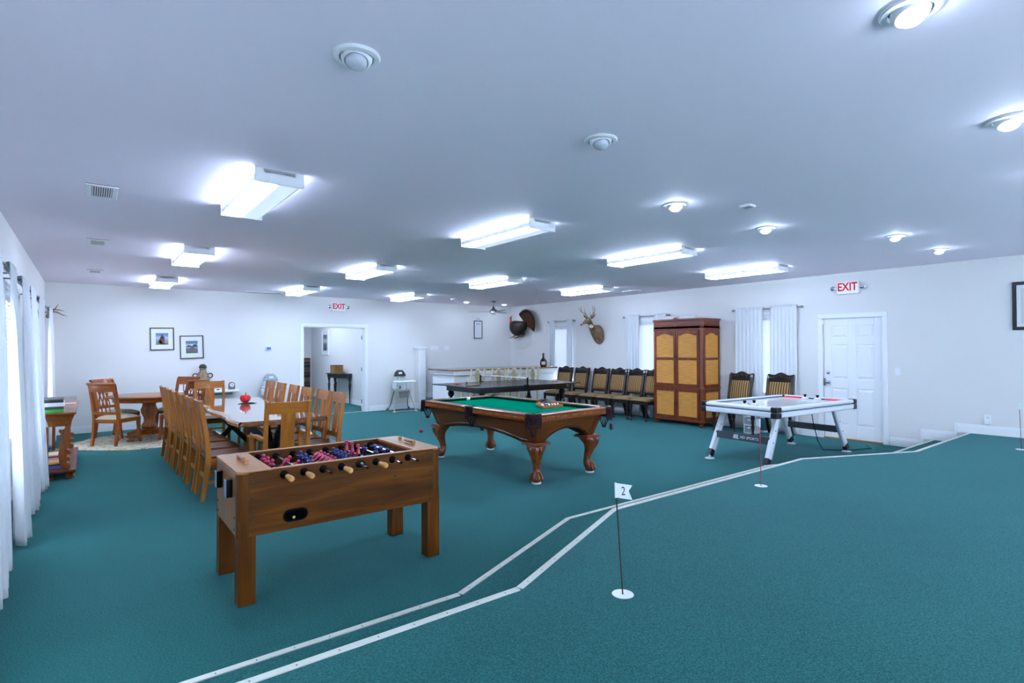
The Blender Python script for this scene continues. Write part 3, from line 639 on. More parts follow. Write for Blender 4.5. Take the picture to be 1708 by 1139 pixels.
def pocket(cx, cy, ang, corner):
    """iron collar, fringed leather apron, net below; local +x points out of the table"""
    pk = MB(); R = .075
    half = 125 if corner else 90
    pts = arc((0, 0, .818), R, -half, half, 12, 'xy'); pk.ribbon([(p[0], p[1], p[2]) for p in pts], .018, .03, (0, 0, 1))
    o = pk.build('pocket', IRON, P, True); o.location = (cx, cy, 0); o.rotation_euler = (0, 0, ang)
    h = 78 if corner else 62; R2 = R + .016 if corner else R + .008
    MB().ribbon(arc((0, 0, .80), R2, -h, h, 12, 'xy'), .042, .008, (0, 0, 1)).build('pocket_apron', LEAT, o, True)
    fr = MB(); n = 15 if corner else 9
    for k in range(n):
        q = math.radians(-h + 2 * h * (k + .5) / n); L = .10 + random.random() * .014
        x, y = (R2 + .005) * math.cos(q), (R2 + .005) * math.sin(q)
        fr.beam((x, y, .79), (x + random.uniform(-.004, .004), y + random.uniform(-.004, .004), .765 - L), .0085, .005, (math.cos(q), math.sin(q), 0), w1=.006)
    stuff(fr.build('fringe', LEAT, o))
    nt_ = MB(); N = 8
    for k in range(N):
        for d in (-1, 1):
            pts = []
            for i in range(7):
                v = i / 6; q = 2 * PI * (k / N + d * v * .25); r = R * (1 - .62 * v ** 1.6); pts.append((r * math.cos(q), r * math.sin(q), .765 - .17 * v))
            nt_.tube(pts, .003, 4)
    nt_.lathe([(.026, .60), (.03, .585), (.024, .565), (.0, .56)], 8); stuff(nt_.build('pocket_net', NET, o, True))
    MB().lathe([(R - .004, .80), (R - .004, .783), (.04, .70), (.0, .69)], 16).build('pocket_cup', NET, o, True)
for sx in (-1, 1):
    for sy in (-1, 1): pocket(sx * (hx - .07), sy * (hy - .07), math.atan2(sy, sx), True)
    pocket(sx * (hx - .035), 0, 0 if sx > 0 else PI, False)
# body: four sloping panels with arched lower edge
def panel(axis, sgn):
    A0, A1 = ((hx - .09, hx - .19) if axis == 'x' else (hy - .09, hy - .17))          # plane offset at top, bottom
    B0, B1 = ((hy - .09, hy - .17) if axis == 'x' else (hx - .09, hx - .19))          # half length at top, bottom
    rise = .085 if axis == 'x' else .15
    def fn(u, v):
        s = 2 * u - 1; e = max(0, 1 - (abs(s) / .78) ** 2.2) if abs(s) < .78 else 0
        zb = .46 + rise * e; z = zb + (.74 - zb) * v; w_ = (z - .46) / .28
        off = A1 + (A0 - A1) * w_; hl_ = B1 + (B0 - B1) * w_
        return (sgn * off, s * hl_, z) if axis == 'x' else (s * hl_, sgn * off, z)
    o = MB().grid(fn, 40, 6).build('apron_panel', CHER('y' if axis == 'x' else 'x'), P, True, solid=.03)
    # raised frame bead following the panel
    def edge(s, m_):
        e = max(0, 1 - (abs(s) / .78) ** 2.2) if abs(s) < .78 else 0
        return .46 + rise * e + m_
    pts = []
    rg = (-.9, -.06), (.06, .9)
    for r0, r1 in (rg if axis == 'x' else ((-.86, .86),)):
        P_ = [(s, edge(s, .035)) for s in [r0 + (r1 - r0) * i / 16 for i in range(17)]] + [(r1, .71), (r0, .71), (r0, edge(r0, .035))]
        line = []
        for s, z in P_:
            w_ = (z - .46) / .28; off = A1 + (A0 - A1) * w_ + .016; hl_ = B1 + (B0 - B1) * w_
            line.append((sgn * off, s * hl_, z) if axis == 'x' else (s * hl_, sgn * off, z))
        MB().tube(line, .005, 5).build('panel_bead', CHER('z'), o, True)
for s_ in (-1, 1): panel('x', s_); panel('y', s_)
lx, ly = .43, 1.0
for sx in (-1, 1):
    for sy in (-1, 1):
        d = Vector((sx * .72, sy * .69, 0))
        rings = []
        for z, off, hw, hd in ((.452, .0, .105, .10), (.43, .012, .105, .1), (.40, .03, .098, .095), (.36, .04, .085, .085), (.31, .035, .066, .07), (.26, .02, .052, .056), (.2, .0, .042, .046), (.15, -.008, .039, .044), (.125, -.002, .048, .052), (.10, .014, .062, .066), (.07, .03, .064, .07), (.045, .034, .058, .064), (.022, .03, .045, .05)):
            c = d * (off + .0); r = []
            for k in range(12):
                q = 2 * PI * k / 12; sq = 1 / max(abs(math.cos(q)), abs(math.sin(q))); m_ = 1 + (sq - 1) * (.75 if z > .38 else .15)
                r.append((c.x + hw * math.cos(q) * m_, c.y + hd * math.sin(q) * m_, z))
            rings.append(r)
        o = MB().loft(rings).build('leg', CARVE, P, True, ang=70); o.location = (sx * lx, sy * ly, 0)
        MB().box(-.125, .125, -.12, .12, .448, .462).box(-.112, .112, -.107, .107, .462, .476).build('leg_plate', CHERL('x'), o, bevel=.004)
        cl = MB()
        for k in range(4):
            q = math.atan2(sy, sx) + math.radians(-66 + 44 * k); c = d * .024
            e = Vector((math.cos(q), math.sin(q), 0))
            cl.tube([c + e * .035 + Vector((0, 0, .135)), c + e * .062 + Vector((0, 0, .105)), c + e * .078 + Vector((0, 0, .06)), c + e * .066 + Vector((0, 0, .028))], [.012, .016, .014, .007], 6)
        cl.build('claw', CARVE, o, True)
        c = d * .03; MB().lathe([(.05, 0), (.056, .004), (.054, .02), (.046, .022), (0, .022)], 20, (c.x, c.y, 0)).build('furniture_cup', mat('cup_clear', (222, 228, 230), .25), o, True)
        # carved acanthus curl on the knee
        kn = MB(); 
        for k in (-1, 0, 1):
            q = math.atan2(sy, sx) + k * .55; e = Vector((math.cos(q), math.sin(q), 0)); c = d * .03
            kn.tube([c + e * .1 + Vector((0, 0, .43)), c + e * .105 + Vector((0, 0, .4)), c + e * .092 + Vector((0, 0, .36)), c + e * .072 + Vector((0, 0, .31))], [.012, .016, .012, .004], 6)
        kn.build('carved_knee', CARVE, o, True)
# balls and rack
def loc_pool(x, y, z): return tuple(Matrix.Translation((4.5, 5.87, 0)) @ Matrix.Rotation(math.radians(2.0), 4, 'Z') @ Vector((x, y, z)))
BC = {'white': (236, 236, 222), 'yellow': (238, 196, 40), 'blue': (24, 60, 170), 'red': (200, 24, 36), 'purple': (80, 40, 120), 'orange': (236, 110, 30), 'green': (14, 110, 64), 'maroon': (120, 22, 40), 'black': (14, 14, 16)}
BR = .0286
tag(MB().sphere((0, 0, 0), BR, 20, 14).build('cue_ball', mat('ball_white', BC['white'], .12, coat=.5), None, True), 'plain white cue ball alone on the green felt', 'pool ball').location = (4.48, 6.86, .783 + BR)
ctr = Vector((4.77, 5.46, .783)); rk = math.radians(95)
def tri(n, a_): # row-by-row inside the triangle
    out = []
    for r in range(5):
        for k in range(r + 1): out.append(((2 - r) * 2.04 * BR * .868, (k - r / 2) * 2.04 * BR))
    return out
cols = ['yellow', 'blue', 'red', 'purple', 'black', 'orange', 'green', 'maroon', 'yellow', 'blue', 'red', 'orange', 'green', 'purple', 'maroon']
RM = Matrix.Translation(ctr) @ Matrix.Rotation(rk, 4, 'Z')
for k, (x, y) in enumerate(tri(5, 0)):
    c = cols[k]; stripe = k >= 8
    p = RM @ Vector((x, y, BR + .0005))
    t = thing('pool_ball', ('white pool ball with a %s stripe in the wooden rack' if stripe else 'solid %s pool ball in the wooden rack') % c, 'pool ball', p, 0, 'racked pool balls'); t.rotation_euler = (random.random() * 3, random.random() * 3, random.random() * 3)
    MB().sphere((0, 0, 0), BR, 16, 12).build('ball_body', mat('ball_' + ('white' if stripe else c), BC['white' if stripe else c], .12, coat=.5), t, True)
    if stripe: MB().lathe([(math.sqrt(max(0, (BR + .0004) ** 2 - q * q)), q) for q in (-.015, -.01, -.005, 0, .005, .01, .015)], 20).build('stripe', mat('ball_' + c, BC[c], .12, coat=.5), t, True)
    MB().lathe([(.0, BR + .0006), (.009, BR - .0009)], 10, axis='x').build('number_spot', mat('ball_white', BC['white'], .12, coat=.5), t, True)
t = thing('ball_rack', 'triangular wooden rack around the pool balls', 'ball rack', ctr, rk)
Rr = [(2 * 2 * BR * .868 + 2.15 * BR * 1.15, 0)]
h_ = 2 * 2 * BR * .868; A_ = Vector((h_ + 2 * BR + .016, 0, .018)); B_ = Vector((-h_ - BR - .012, 4 * BR + 1.73 * BR + .028, .018)); C_ = Vector((B_.x, -B_.y, .018))
for u_, v_ in ((A_, B_), (B_, C_), (C_, A_)): MB().beam(u_, v_, .012, .034).build('rack_side', wood('rack_wood', (150, 80, 34), (190, 116, 60), 'x'), t, bevel=.003)
# chalk holders hanging from the corner pockets
q = loc_pool(-hx + .03, hy - .05, 0)
t = thing('hanging_chalk', 'red chalk ball hanging on a string from the far corner pocket', 'chalk', (q[0] - .05, q[1] + .02, 0))
MB().tube([(0, 0, .60), (0, 0, .40)], .002, 5).build('string', mat('string_grey', (140, 140, 140), .8), t); MB().sphere((0, 0, .38), .026, 14, 10).build('chalk_ball', mat('chalk_red', (205, 40, 70), .5), t, True)
q = loc_pool(hx, -hy, 0)
t = thing('hanging_chalk', 'grey chalk block dangling on a cord from the corner pocket by the armoire side', 'chalk', (q[0] + .02, q[1] + .02, 0))
MB().tube([(0, 0, .72), (.0, 0, .60)], .003, 5).build('string', mat('string_grey', (140, 140, 140), .8), t); MB().box(-.022, .022, -.022, .022, .53, .605).build('chalk_block', mat('chalk_grey', (70, 84, 84), .8), t, bevel=.004)

# ---------------------------------------------------------------- air hockey table
ALU = mat('white_laminate', (226, 230, 238), .3, coat=.2); GREYP = mat('leg_grey', (176, 184, 198), .35); CAPB = mat('corner_black', (22, 23, 27), .35, bump=(25, .2)); SLATE = mat('bar_slate', (62, 68, 76), .45)
A = thing('air_hockey_table', 'white air hockey table with black corners and splayed legs', 'air hockey table', (7.945, 3.93, 0), math.radians(-4.2))
ax_, ay_, zt = 1.03, .575, .79
MB().box(-ax_ + .06, ax_ - .06, -ay_ + .06, ay_ - .06, .70, .757).build('playing_surface', mat('playfield_white', (228, 230, 236), .15, coat=.5), A)
for s_ in (-1, 1):
    for axis, L, fx in (('x', ax_ - .07, ay_), ('y', ay_ - .07, ax_)):
        o_ = s_ * fx
        def sec(z0, z1, r): return [(o_ - s_ * .07, z0), (o_ - s_ * r, z0), (o_, z0 + r), (o_, z1 - r), (o_ - s_ * r, z1), (o_ - s_ * .07, z1)]
        up_ = MB().prism(sec(.735, zt, .018), -L, L, axis if axis == 'y' else 'x').build('upper_rail', ALU, A, True)
        MB().prism(sec(.655, .728, .012), -L, L, axis if axis == 'y' else 'x').build('lower_rail', ALU, A, True)
        MB().prism([(o_ - s_ * .07, .727), (o_ - s_ * .008, .727), (o_ - s_ * .008, .736), (o_ - s_ * .07, .736)], -L, L, axis).build('rail_groove', SLATE, A)
        if axis == 'x':
            MB().box(-L, L, *sorted((o_ - s_ * .07, o_ - s_ * .074)), .757, .772).build('rail_stripe', mat('stripe_grey', (70, 76, 90), .4), A)
        else:
            c_ = mat('stripe_red', (214, 36, 48), .35)
            for q0, q1 in ((-L, -.17), (.17, L)): MB().box(*sorted((o_ - s_ * .07, o_ - s_ * .078)), q0, q1, .757, .775).build('goal_stripe', c_, A)
            MB().box(*sorted((o_ - s_ * .07, o_ - s_ * .075)), -.16, .16, .757, .77).build('goal_slot', BLACK, A)
for sx in (-1, 1):
    for sy in (-1, 1):
        def q_(r, z): return [(sx * (ax_ + r - .09), sy * (ay_ + r - .09)), (sx * (ax_ + r - .09), sy * (ay_ + r - .03)), (sx * (ax_ + r - .015), sy * (ay_ + r - .03))]
        for z0, z1 in ((.65, .722), (.732, zt + .006)):
            pts = [(ax_ - .09, ay_ - .09), (ax_ - .09, ay_ + .01), (ax_ - .02, ay_ + .01), (ax_, ay_), (ax_ + .01, ay_ - .02), (ax_ + .01, ay_ - .09)]
            MB().prism([(sx * p[0], sy * p[1]) for p in pts], z0, z1).build('corner_cap', CAPB, A, bevel=.012)
        MB().prism([(sx * p[0], sy * p[1]) for p in ((ax_ - .08, ay_ - .08), (ax_ - .08, ay_), (ax_ - .01, ay_), (ax_, ay_ - .01), (ax_, ay_ - .08))], .72, .734).build('corner_joint', SLATE, A)
        # splayed leg: a white channel with a grey inner face
        top = Vector((sx * .74, sy * .40, .66)); bot = Vector((sx * 1.0, sy * .42, .11))
        lg = MB().beam(top, bot, .075, .05, (0, 1, 0)).build('leg', ALU, A, bevel=.006)
        n_ = Vector((-sx, 0, -.45)).normalized()
        MB().beam(top + n_ * .045 - Vector((0, sy * .0, 0)), bot + n_ * .045, .045, .04, (0, 1, 0)).build('leg_channel', GREYP, lg, bevel=.004)
        for k in (.35, .62): 
            p = top.lerp(bot, k); MB().lathe([(.008, -.028), (.008, .028)], 8, tuple(p), 'y').build('leg_bolt', BLACK, lg, True)
        ft = MB().beam(bot + (top - bot).normalized() * .015, bot + (bot - top).normalized() * .075, .085, .062, (0, 1, 0)).build('foot_sleeve', CAPB, lg, bevel=.006)
        MB().lathe([(.01, .06), (.012, .012), (.06, .01), (.065, .004), (.065, 0), (0, 0)], 20, (sx * 1.045, sy * .42, 0)).build('foot_disc', mat('foot_white', (220, 224, 228), .4), lg, True)
for sx in (-1, 1):
    x = sx * .905
    cb = MB().box(x - .02, x + .02, -.40, .40, .29, .385).build('crossbar', SLATE, A, bevel=.004)
    if sx < 0:
        tx = text('brand_lettering', 'MD SPORTS', .052, mat('logo_white', (225, 228, 232), .4), cb, (x - .0205, -.11, .337), (PI / 2, 0, -PI / 2), .0008, shear=.15)
        lg_ = MB()
        for k in range(4): lg_.beam((x - .021, .115 - k * .018 + .01, .312), (x - .021, .115 - k * .018 - .008, .368), .0015, .011, (0, 1, 0))
        lg_.beam((x - .021, .075, .316), (x - .021, .04, .316), .0015, .01)
        lg_.build('brand_emblem', mat('logo_white', (225, 228, 232), .4), cb)
def striker(x, y, label):
    p = Matrix.Translation((7.945, 3.93, 0)) @ Matrix.Rotation(math.radians(-4.2), 4, 'Z') @ Vector((x, y, .7575))
    t = thing('air_hockey_striker', label, 'striker', p)
    MB().lathe([(.0, 0), (.048, 0), (.05, .006), (.048, .018), (.03, .022), (.018, .03), (.0, .03)], 20).build('base', WPLAS, t, True)
    MB().lathe([(.014, .03), (.014, .045), (.022, .05), (.024, .062), (.018, .07), (0, .071)], 16).build('grip', BLACK, t, True)
striker(-.80, .03, 'white air hockey striker with black grip beside its twin at the armoire end'); striker(-.64, -.01, 'white air hockey striker with black grip near the logo end rail')
striker(.87, .1, 'white air hockey striker with black grip at the red goal end'); striker(.87, -.09, 'white air hockey striker with black grip beside the red goal stripe')
pc_ = (MB().tube([(8.75, 3.85, .66), (8.8, 3.84, .4), (8.86, 3.8, .12), (8.8, 3.7, .008), (8.95, 3.55, .008), (9.15, 3.4, .008), (9.5, 3.3, .008), (9.75, 3.45, .008)], .006, 6).xf(Matrix.Rotation(math.radians(4.2), 4, 'Z') @ Matrix.Translation((-7.945, -3.93, 0))).build('power_cord', BLACK, A, True))
# ---------------------------------------------------------------- dining set
OAK = lambda ax: wood('chair_oak', (148, 84, 24), (194, 124, 46), ax, .38, .2); OAKS = lambda ax: wood('chair_seat', (84, 44, 14), (128, 76, 28), ax, .35, .2)
def dining_chair(arms=False):
    """faces +x; rear feet on x=-.05"""
    t = thing('dining_chair', '', 'chair', group='oak chairs around the live edge table')
    xb = lambda z: .02 - .075 * abs((z - .46) / .56) ** 1.4
    for s_ in (-1, 1):
        MB().ribbon([(xb(z), s_ * .19, z) for z in (0, .12, .25, .38, .46, .55, .7, .85, 1.03)], .034, [.036, .042, .046, .05, .05, .046, .042, .038, .034], (0, 1, 0)).build('back_post', OAK('z'), t)
        MB().box(.37, .412, s_ * .19 - .021, s_ * .19 + .021, 0, .43).build('leg', OAK('z'), t, bevel=.003)
        MB().box(.0, .38, s_ * .19 - .011, s_ * .19 + .011, .37, .43).build('seat_rail', OAK('x'), t)
        MB().box(-.005, .38, s_ * .19 - .009, s_ * .19 + .009, .17, .20).build('stretcher', OAK('x'), t)
    MB().box(.38, .402, -.17, .17, .37, .43).build('seat_rail', OAK('y'), t); MB().box(-.01, .01, -.175, .175, .22, .25).build('stretcher', OAK('y'), t)
    MB().prism([(-.0, -.18), (.04, -.205), (.42, -.22), (.435, -.2), (.435, .2), (.42, .22), (.04, .205), (.0, .18)], .43, .455).build('seat', OAKS('x'), t, bevel=.006)
    def bar(z0, z1, hw, th=.022):
        return MB().loft([[(xb(z) - th / 2, -hw, z), (xb(z) - .012 - th / 2, 0, z), (xb(z) - th / 2, hw, z), (xb(z) + th / 2, hw, z), (xb(z) - .012 + th / 2, 0, z), (xb(z) + th / 2, -hw, z)] for z in (z0, (z0 + z1) / 2, z1)])
    bar(.91, 1.025, .175).build('top_rail', OAK('y'), t); bar(.50, .56, .175).build('lower_rail', OAK('y'), t)
    MB().ribbon([(xb(z) - .01, 0, z) for z in (.55, .65, .75, .85, .92)], .125, .016, (0, 1, 0)).build('splat', OAK('z'), t)
    if arms:
        for s_ in (-1, 1):
            MB().ribbon([(-.02, s_ * .215, .66), (.1, s_ * .225, .675), (.25, s_ * .235, .67), (.38, s_ * .235, .655)], [.035, .045, .06, .055], .024, (0, 1, 0)).build('arm', OAK('x'), t)
            MB().ribbon([(.35, s_ * .225, .43), (.355, s_ * .23, .55), (.345, s_ * .235, .655)], .035, .04, (0, 1, 0)).build('arm_post', OAK('z'), t)
    return t
ch = dining_chair(); first = True
for k, y in enumerate((6.57, 7.11, 7.66, 8.19, 8.69, 9.31)):
    lb = 'oak dining chair on the window side of the long table, %s from the foosball' % ORD[k]
    x = .965 - .012 * k
    if first: ch.location = (x, y, 0); ch['label'] = lb; first = False
    else: dup(ch, (x, y, 0), random.uniform(-.03, .03), lb)
for k, y in enumerate((6.6, 7.12, 7.78, 8.4, 9.08, 9.74)):
    dup(ch, (2.37, y, 0), PI + random.uniform(-.03, .03), 'oak dining chair on the pool side of the long table, %s from the foosball' % ORD[k])
ar = dining_chair(True); ar.location = (1.60, 5.80, 0); ar.rotation_euler = (0, 0, PI / 2); ar.scale = (1.08, 1.08, 1); ar['label'] = 'oak dining armchair at the end of the long table behind the foosball table'
dup(ar, (1.62, 10.36, 0), -PI / 2, 'oak dining armchair at the far end of the long table below the urn')
T = thing('dining_table', 'long glossy live edge dining table on black crossed steel legs', 'dining table', (1.77, 8.22, 0))
rr = random.Random(3); pl = []; pr = []
N = 18
for i in range(N + 1):
    y = -1.67 + 3.34 * i / N; pl.append((-.47 - .025 * math.sin(i * .9) - .015 * rr.random(), y)); pr.append((.47 + .025 * math.sin(i * 1.1 + 1) + .015 * rr.random(), y))
TOPW = ramp_mat('live_edge_top', [(.25, (86, 48, 26)), (.5, (132, 84, 52)), (.75, (170, 118, 78))], (7, 1.2, 7), .07, coat=1., dist=1.6, spec=.7)
edge = ramp_mat('live_edge_bark', [(.3, (176, 120, 62)), (.7, (226, 184, 124))], (8, 3, 8), .25, coat=.6)
tb = MB().loft([[(x * .985, y, .702) for x, y in pl] + [(x * .985, y, .702) for x, y in reversed(pr)], [(x, y, .745) for x, y in pl] + [(x, y, .745) for x, y in reversed(pr)], [(x + .012, y, .758) for x, y in pl] + [(x - .012, y, .758) for x, y in reversed(pr)]]).build('table_top', TOPW, T)
for sd in (pl, pr):
    s_ = -1 if sd is pl else 1
    MB().loft([[(x + s_ * .006, y, .709), (x + s_ * .008, y, .744), (x - s_ * .045, y, .7592), (x - s_ * .012, y, .7585), (x - s_ * .02, y, .70)][:4] for x, y in sd]).build('live_edge', edge, tb)
STL = mat('black_steel', (24, 27, 38), .4, metal=.3)
for y in (-1.2, 1.2):
    lg = MB(); lg.beam((-.31, y, .0235), (.3, y, .70), .07, .07, (0, 1, 0)); lg.beam((.31, y, .0235), (-.3, y, .70), .07, .07, (0, 1, 0))
    lg.box(-.36, .36, y - .04, y + .04, .69, .702); lg.build('crossed_leg', STL, T, bevel=.003)
    for s_ in (-1, 1): MB().beam((0, y + s_ * .02, .35), (0, y + s_ * .36, .70), .05, .05, (1, 0, 0)).build('brace', STL, T)
# apple on a small plate
t = thing('glass_apple', 'shiny red ornamental apple on the long dining table', 'apple', (1.855, 8.9, .768))
MB().lathe([(0, .012), (.02, .002), (.045, .006), (.066, .03), (.075, .06), (.07, .092), (.048, .112), (.025, .114), (.008, .1), (0, .098)], 24).build('fruit', mat('apple_red', (214, 10, 24), .08, coat=1), t, True)
MB().tube([(0, 0, .1), (.004, 0, .125), (.01, 0, .145)], [.004, .005, .007], 6).build('stem', BLACK, t, True)
t = thing('coaster_plate', 'small clear plate under the red apple', 'plate', (1.88, 8.88, .7595))
MB().lathe([(0, 0), (.09, 0), (.13, .008), (.13, .0095), (.09, .0025), (0, .0025)], 28).build('dish', mat('clear_glass', (200, 210, 220), .05), t, True)
MB().lathe([(.088, .0027), (.088, .0033), (.08, .0033), (.08, .0027)], 28).build('foot_ring', mat('plate_rim', (150, 160, 172), .2), t, True)

# ---------------------------------------------------------------- round table set on the rug
RW = lambda ax: wood('amber_wood', (112, 52, 8), (162, 92, 28), ax, .32, .3)
def rugm():
    m = ramp_mat('hide_rug', [(.3, (150, 138, 110)), (.44, (182, 174, 152)), (.5, (120, 104, 78)), (.54, (184, 180, 166)), (.72, (150, 170, 172))], (2.2, 2.2, 2.2), .9, dist=2.5, spec=.1)
    return m
rg = []
for k in range(72):
    q = 2 * PI * k / 72; r = 1.1 + .02 * math.sin(q * 9) + .012 * math.sin(q * 23 + 1); rg.append((r * math.cos(q), r * 0.98 * math.sin(q)))
t = MB().prism(rg, .001, .009).build('round_rug', rugm()); t.location = (.87, 11.4, 0); tag(t, 'pale mottled round rug under the pedestal table', 'rug')
TX, TY = .86, 11.6
T = thing('pedestal_table', 'round amber wood pedestal table standing on the pale rug', 'table', (TX, TY, .009))
MB().lathe([(0, .715), (.5, .715), (.6, .722), (.615, .735), (.615, .748), (.6, .756), (0, .756)], 40).build('table_top', RW('x'), T, True)
MB().lathe([(.52, .65), (.53, .655), (.54, .70), (.54, .716), (.5, .716), (.5, .65)], 40).build('apron', RW('z'), T, True)
MB().lathe([(0, .65), (.16, .65), (.15, .62), (.1, .6), (.105, .56), (.13, .5), (.12, .44), (.085, .36), (.08, .3), (.11, .24), (.12, .2), (.1, .16), (.13, .12), (.13, .07), (0, .07)], 20).build('pedestal', RW('z'), T, True)
for k in range(4):
    q = PI / 4 + k * PI / 2; e = lambda r, z: (r * math.cos(q), r * math.sin(q), z)
    MB().ribbon([e(.08, .12), e(.2, .12), e(.3, .085), (*e(.4, 0)[:2], .06)], [.09, .085, .075, .08], [.09, .075, .055, .05], (-math.sin(q), math.cos(q), 0)).lathe([(0, 0), (.05, 0), (.06, .015), (.055, .03), (.04, .034), (0, .034)], 12, e(.4, 0)).build('foot', RW('x'), T, True)
def scroll_chair():
    """faces +x, lattice back"""
    t = thing('side_chair', '', 'chair', group='lattice back chairs around the pedestal table')
    xb = lambda z: .0 - .10 * max(0, (z - .45) / .55) ** 1.3 - .05 * max(0, (.45 - z) / .45) ** 1.5
    for s_ in (-1, 1):
        MB().ribbon([(xb(z), s_ * (.205 + .01 * z), z) for z in (0, .15, .3, .45, .6, .75, .9, .99)], .036, [.034, .04, .046, .052, .048, .044, .04, .036], (0, 1, 0)).build('back_post', RW('z'), t)
        MB().ribbon([(.42 + .05 * max(0, 1 - z / .3) ** 2, s_ * .205, z) for z in (0, .1, .2, .3, .42)], .038, [.032, .036, .042, .046, .05], (0, 1, 0)).build('leg', RW('z'), t)
        MB().box(.0, .42, s_ * .205 - .012, s_ * .205 + .012, .36, .425).build('seat_rail', RW('x'), t)
    MB().box(.405, .43, -.19, .19, .36, .425).build('seat_rail', RW('y'), t); MB().box(-.012, .012, -.19, .19, .36, .42).build('seat_rail', RW('y'), t)
    def rail(z0, z1, dip, nm):
        R = []
        for i in range(9):
            s = -1 + i / 4; y = s * .232; d_ = -.045 * (1 - s * s)
            R.append([(xb(z0) + d_ - .012, y, z0 + dip * (1 - s * s)), (xb(z1) + d_ - .012, y, z1), (xb(z1) + d_ + .012, y, z1), (xb(z0) + d_ + .012, y, z0 + dip * (1 - s * s))])
        return MB().loft(R).build(nm, RW('y'), t, True)
    rail(.87, 1.0, 0, 'crest_rail'); rail(.50, .545, 0, 'lower_rail')
    MB().tube([(xb(1.0) - .012 - .045 * (1 - s * s), s * .24, 1.0) for s in [-1 + i / 5 for i in range(11)]], .02, 8).build('crest_roll', RW('y'), t, True)
    for k, (ya, yb_) in enumerate(((-.11, -.03), (-.03, -.11), (-.04, .04), (.04, -.04), (.03, .11), (.11, .03))):
        pts = [(xb(.545 + .33 * v) - .04 + .004 * (k % 2), ya + (yb_ - ya) * (3 * v * v - 2 * v ** 3), .545 + .33 * v) for v in [i / 6 for i in range(7)]]
        MB().ribbon(pts, .014, .01, (0, 1, 0)).build('lattice_slat', RW('z'), t)
    c = MB(); 
    def cs(u, v):
        s, r = 2 * u - 1, 2 * v - 1; e = (1 - s ** 4) * (1 - r ** 4); return (.215 + s * .225, r * (.215 + .01 * s), .425 + .055 * e ** .6)
    c.grid(cs, 12, 12).box(-.008, .438, -.213, .213, .415, .432).build('seat_cushion', mat('beige_upholstery', (186, 176, 152), .85, spec=.15, bump=(120, .1)), t, True)
    return t
sc = scroll_chair()
def at_table(q, r, dz=.0, lab='', d=None, turn=0):
    q = math.radians(q); loc = (TX + r * math.cos(q), TY + r * math.sin(q), .0165)
    return loc, q + PI + turn
loc, rz = at_table(-136, .86, turn=.05); sc.location = loc; sc.rotation_euler = (0, 0, rz); sc['label'] = 'lattice-back chair with beige seat on the rug, its back to the carved console'
for q, r, tu, lb in ((-46, .84, 0, 'lattice-back chair with beige seat between the pedestal table and the long table'), (134, .84, .05, 'lattice-back chair with beige seat at the pedestal table by the antler corner'), (44, .84, -.05, 'lattice-back chair with beige seat at the pedestal table nearest the urn shelf')):
    loc, rz = at_table(q, r, turn=tu); dup(sc, loc, rz, lb)

# ---------------------------------------------------------------- carved console with books
K = thing('console_table', 'carved amber wood console with scroll legs against the curtains', 'console table', (-.265, 9.47, 0))
hx_, hy_ = .155, .985
MB().box(-hx_, hx_, -hy_, hy_, .778, .805).build('table_top', RW('y'), K, bevel=.008)
MB().loft([[(sx * (hx_ - .05), sy * (hy_ - .05), .64) for sx, sy in ((-1, -1), (1, -1), (1, 1), (-1, 1))], [(sx * (hx_ - .04), sy * (hy_ - .04), .70) for sx, sy in ((-1, -1), (1, -1), (1, 1), (-1, 1))], [(sx * (hx_ - .015), sy * (hy_ - .015), .775) for sx, sy in ((-1, -1), (1, -1), (1, 1), (-1, 1))]]).build('frieze', RW('y'), K)
MB().box(-hx_ - .01, hx_, -hy_, hy_, .085, .115).build('lower_shelf', wood('shelf_mahogany', (84, 36, 22), (122, 60, 38), 'y'), K, bevel=.006)
for sy in (-1, 1):
    for sx in (-1, 1):
        o = [(.03, .64), (.03, .60), (.0, .585), (-.02, .60), (-.03, .58), (-.012, .555), (.0, .50), (-.02, .40), (-.03, .3), (-.02, .2), (-.005, .15), (.02, .125), (.06, .118), (.085, .135), (.088, .165), (.065, .185), (.045, .195), (.05, .215), (.075, .215), (.09, .235), (.08, .26), (.055, .265), (.045, .28), (.06, .295), (.085, .29), (.095, .315), (.08, .345), (.05, .35), (.05, .42), (.06, .5), (.075, .56), (.075, .64)]
        (MB().prism([(p[0] + .018, p[1]) for p in o], sy * (hy_ - .1) - .045, sy * (hy_ - .1) + .045, 'y').build('scroll_leg', RW('z'), K, bevel=.006) if sx > 0 else MB().box(-hx_ + .015, -hx_ + .05, sy * (hy_ - .1) - .03, sy * (hy_ - .1) + .03, .115, .64).build('rear_leg', RW('z'), K, bevel=.004))
        MB().lathe([(0, 0), (.03, 0), (.045, .015), (.045, .035), (.03, .045), (.042, .06), (.042, .088), (0, .088)], 14, (sx * (hx_ - .055), sy * (hy_ - .09), 0)).build('bun_foot', RW('z'), K, True)
def book(name, x, y, z, sx, sy, h, c, lb, rz=0, cat='book'):
    t = thing(name, lb, cat, (x, y, z), rz, None); cv = mat('cover_%d_%d_%d' % c, c, .5)
    MB().box(-sx / 2, sx / 2, -sy / 2, sy / 2, 0, .003).box(-sx / 2, sx / 2, -sy / 2, sy / 2, h - .003, h).box(-sx / 2, sx / 2, -sy / 2, -sy / 2 + .003, .003, h - .003).build('cover', cv, t)
    MB().box(-sx / 2 + .003, sx / 2 - .004, -sy / 2 + .004, sy / 2 - .004, .003, h - .003).build('pages', mat('paper', (228, 222, 208), .8), t)
z = .805
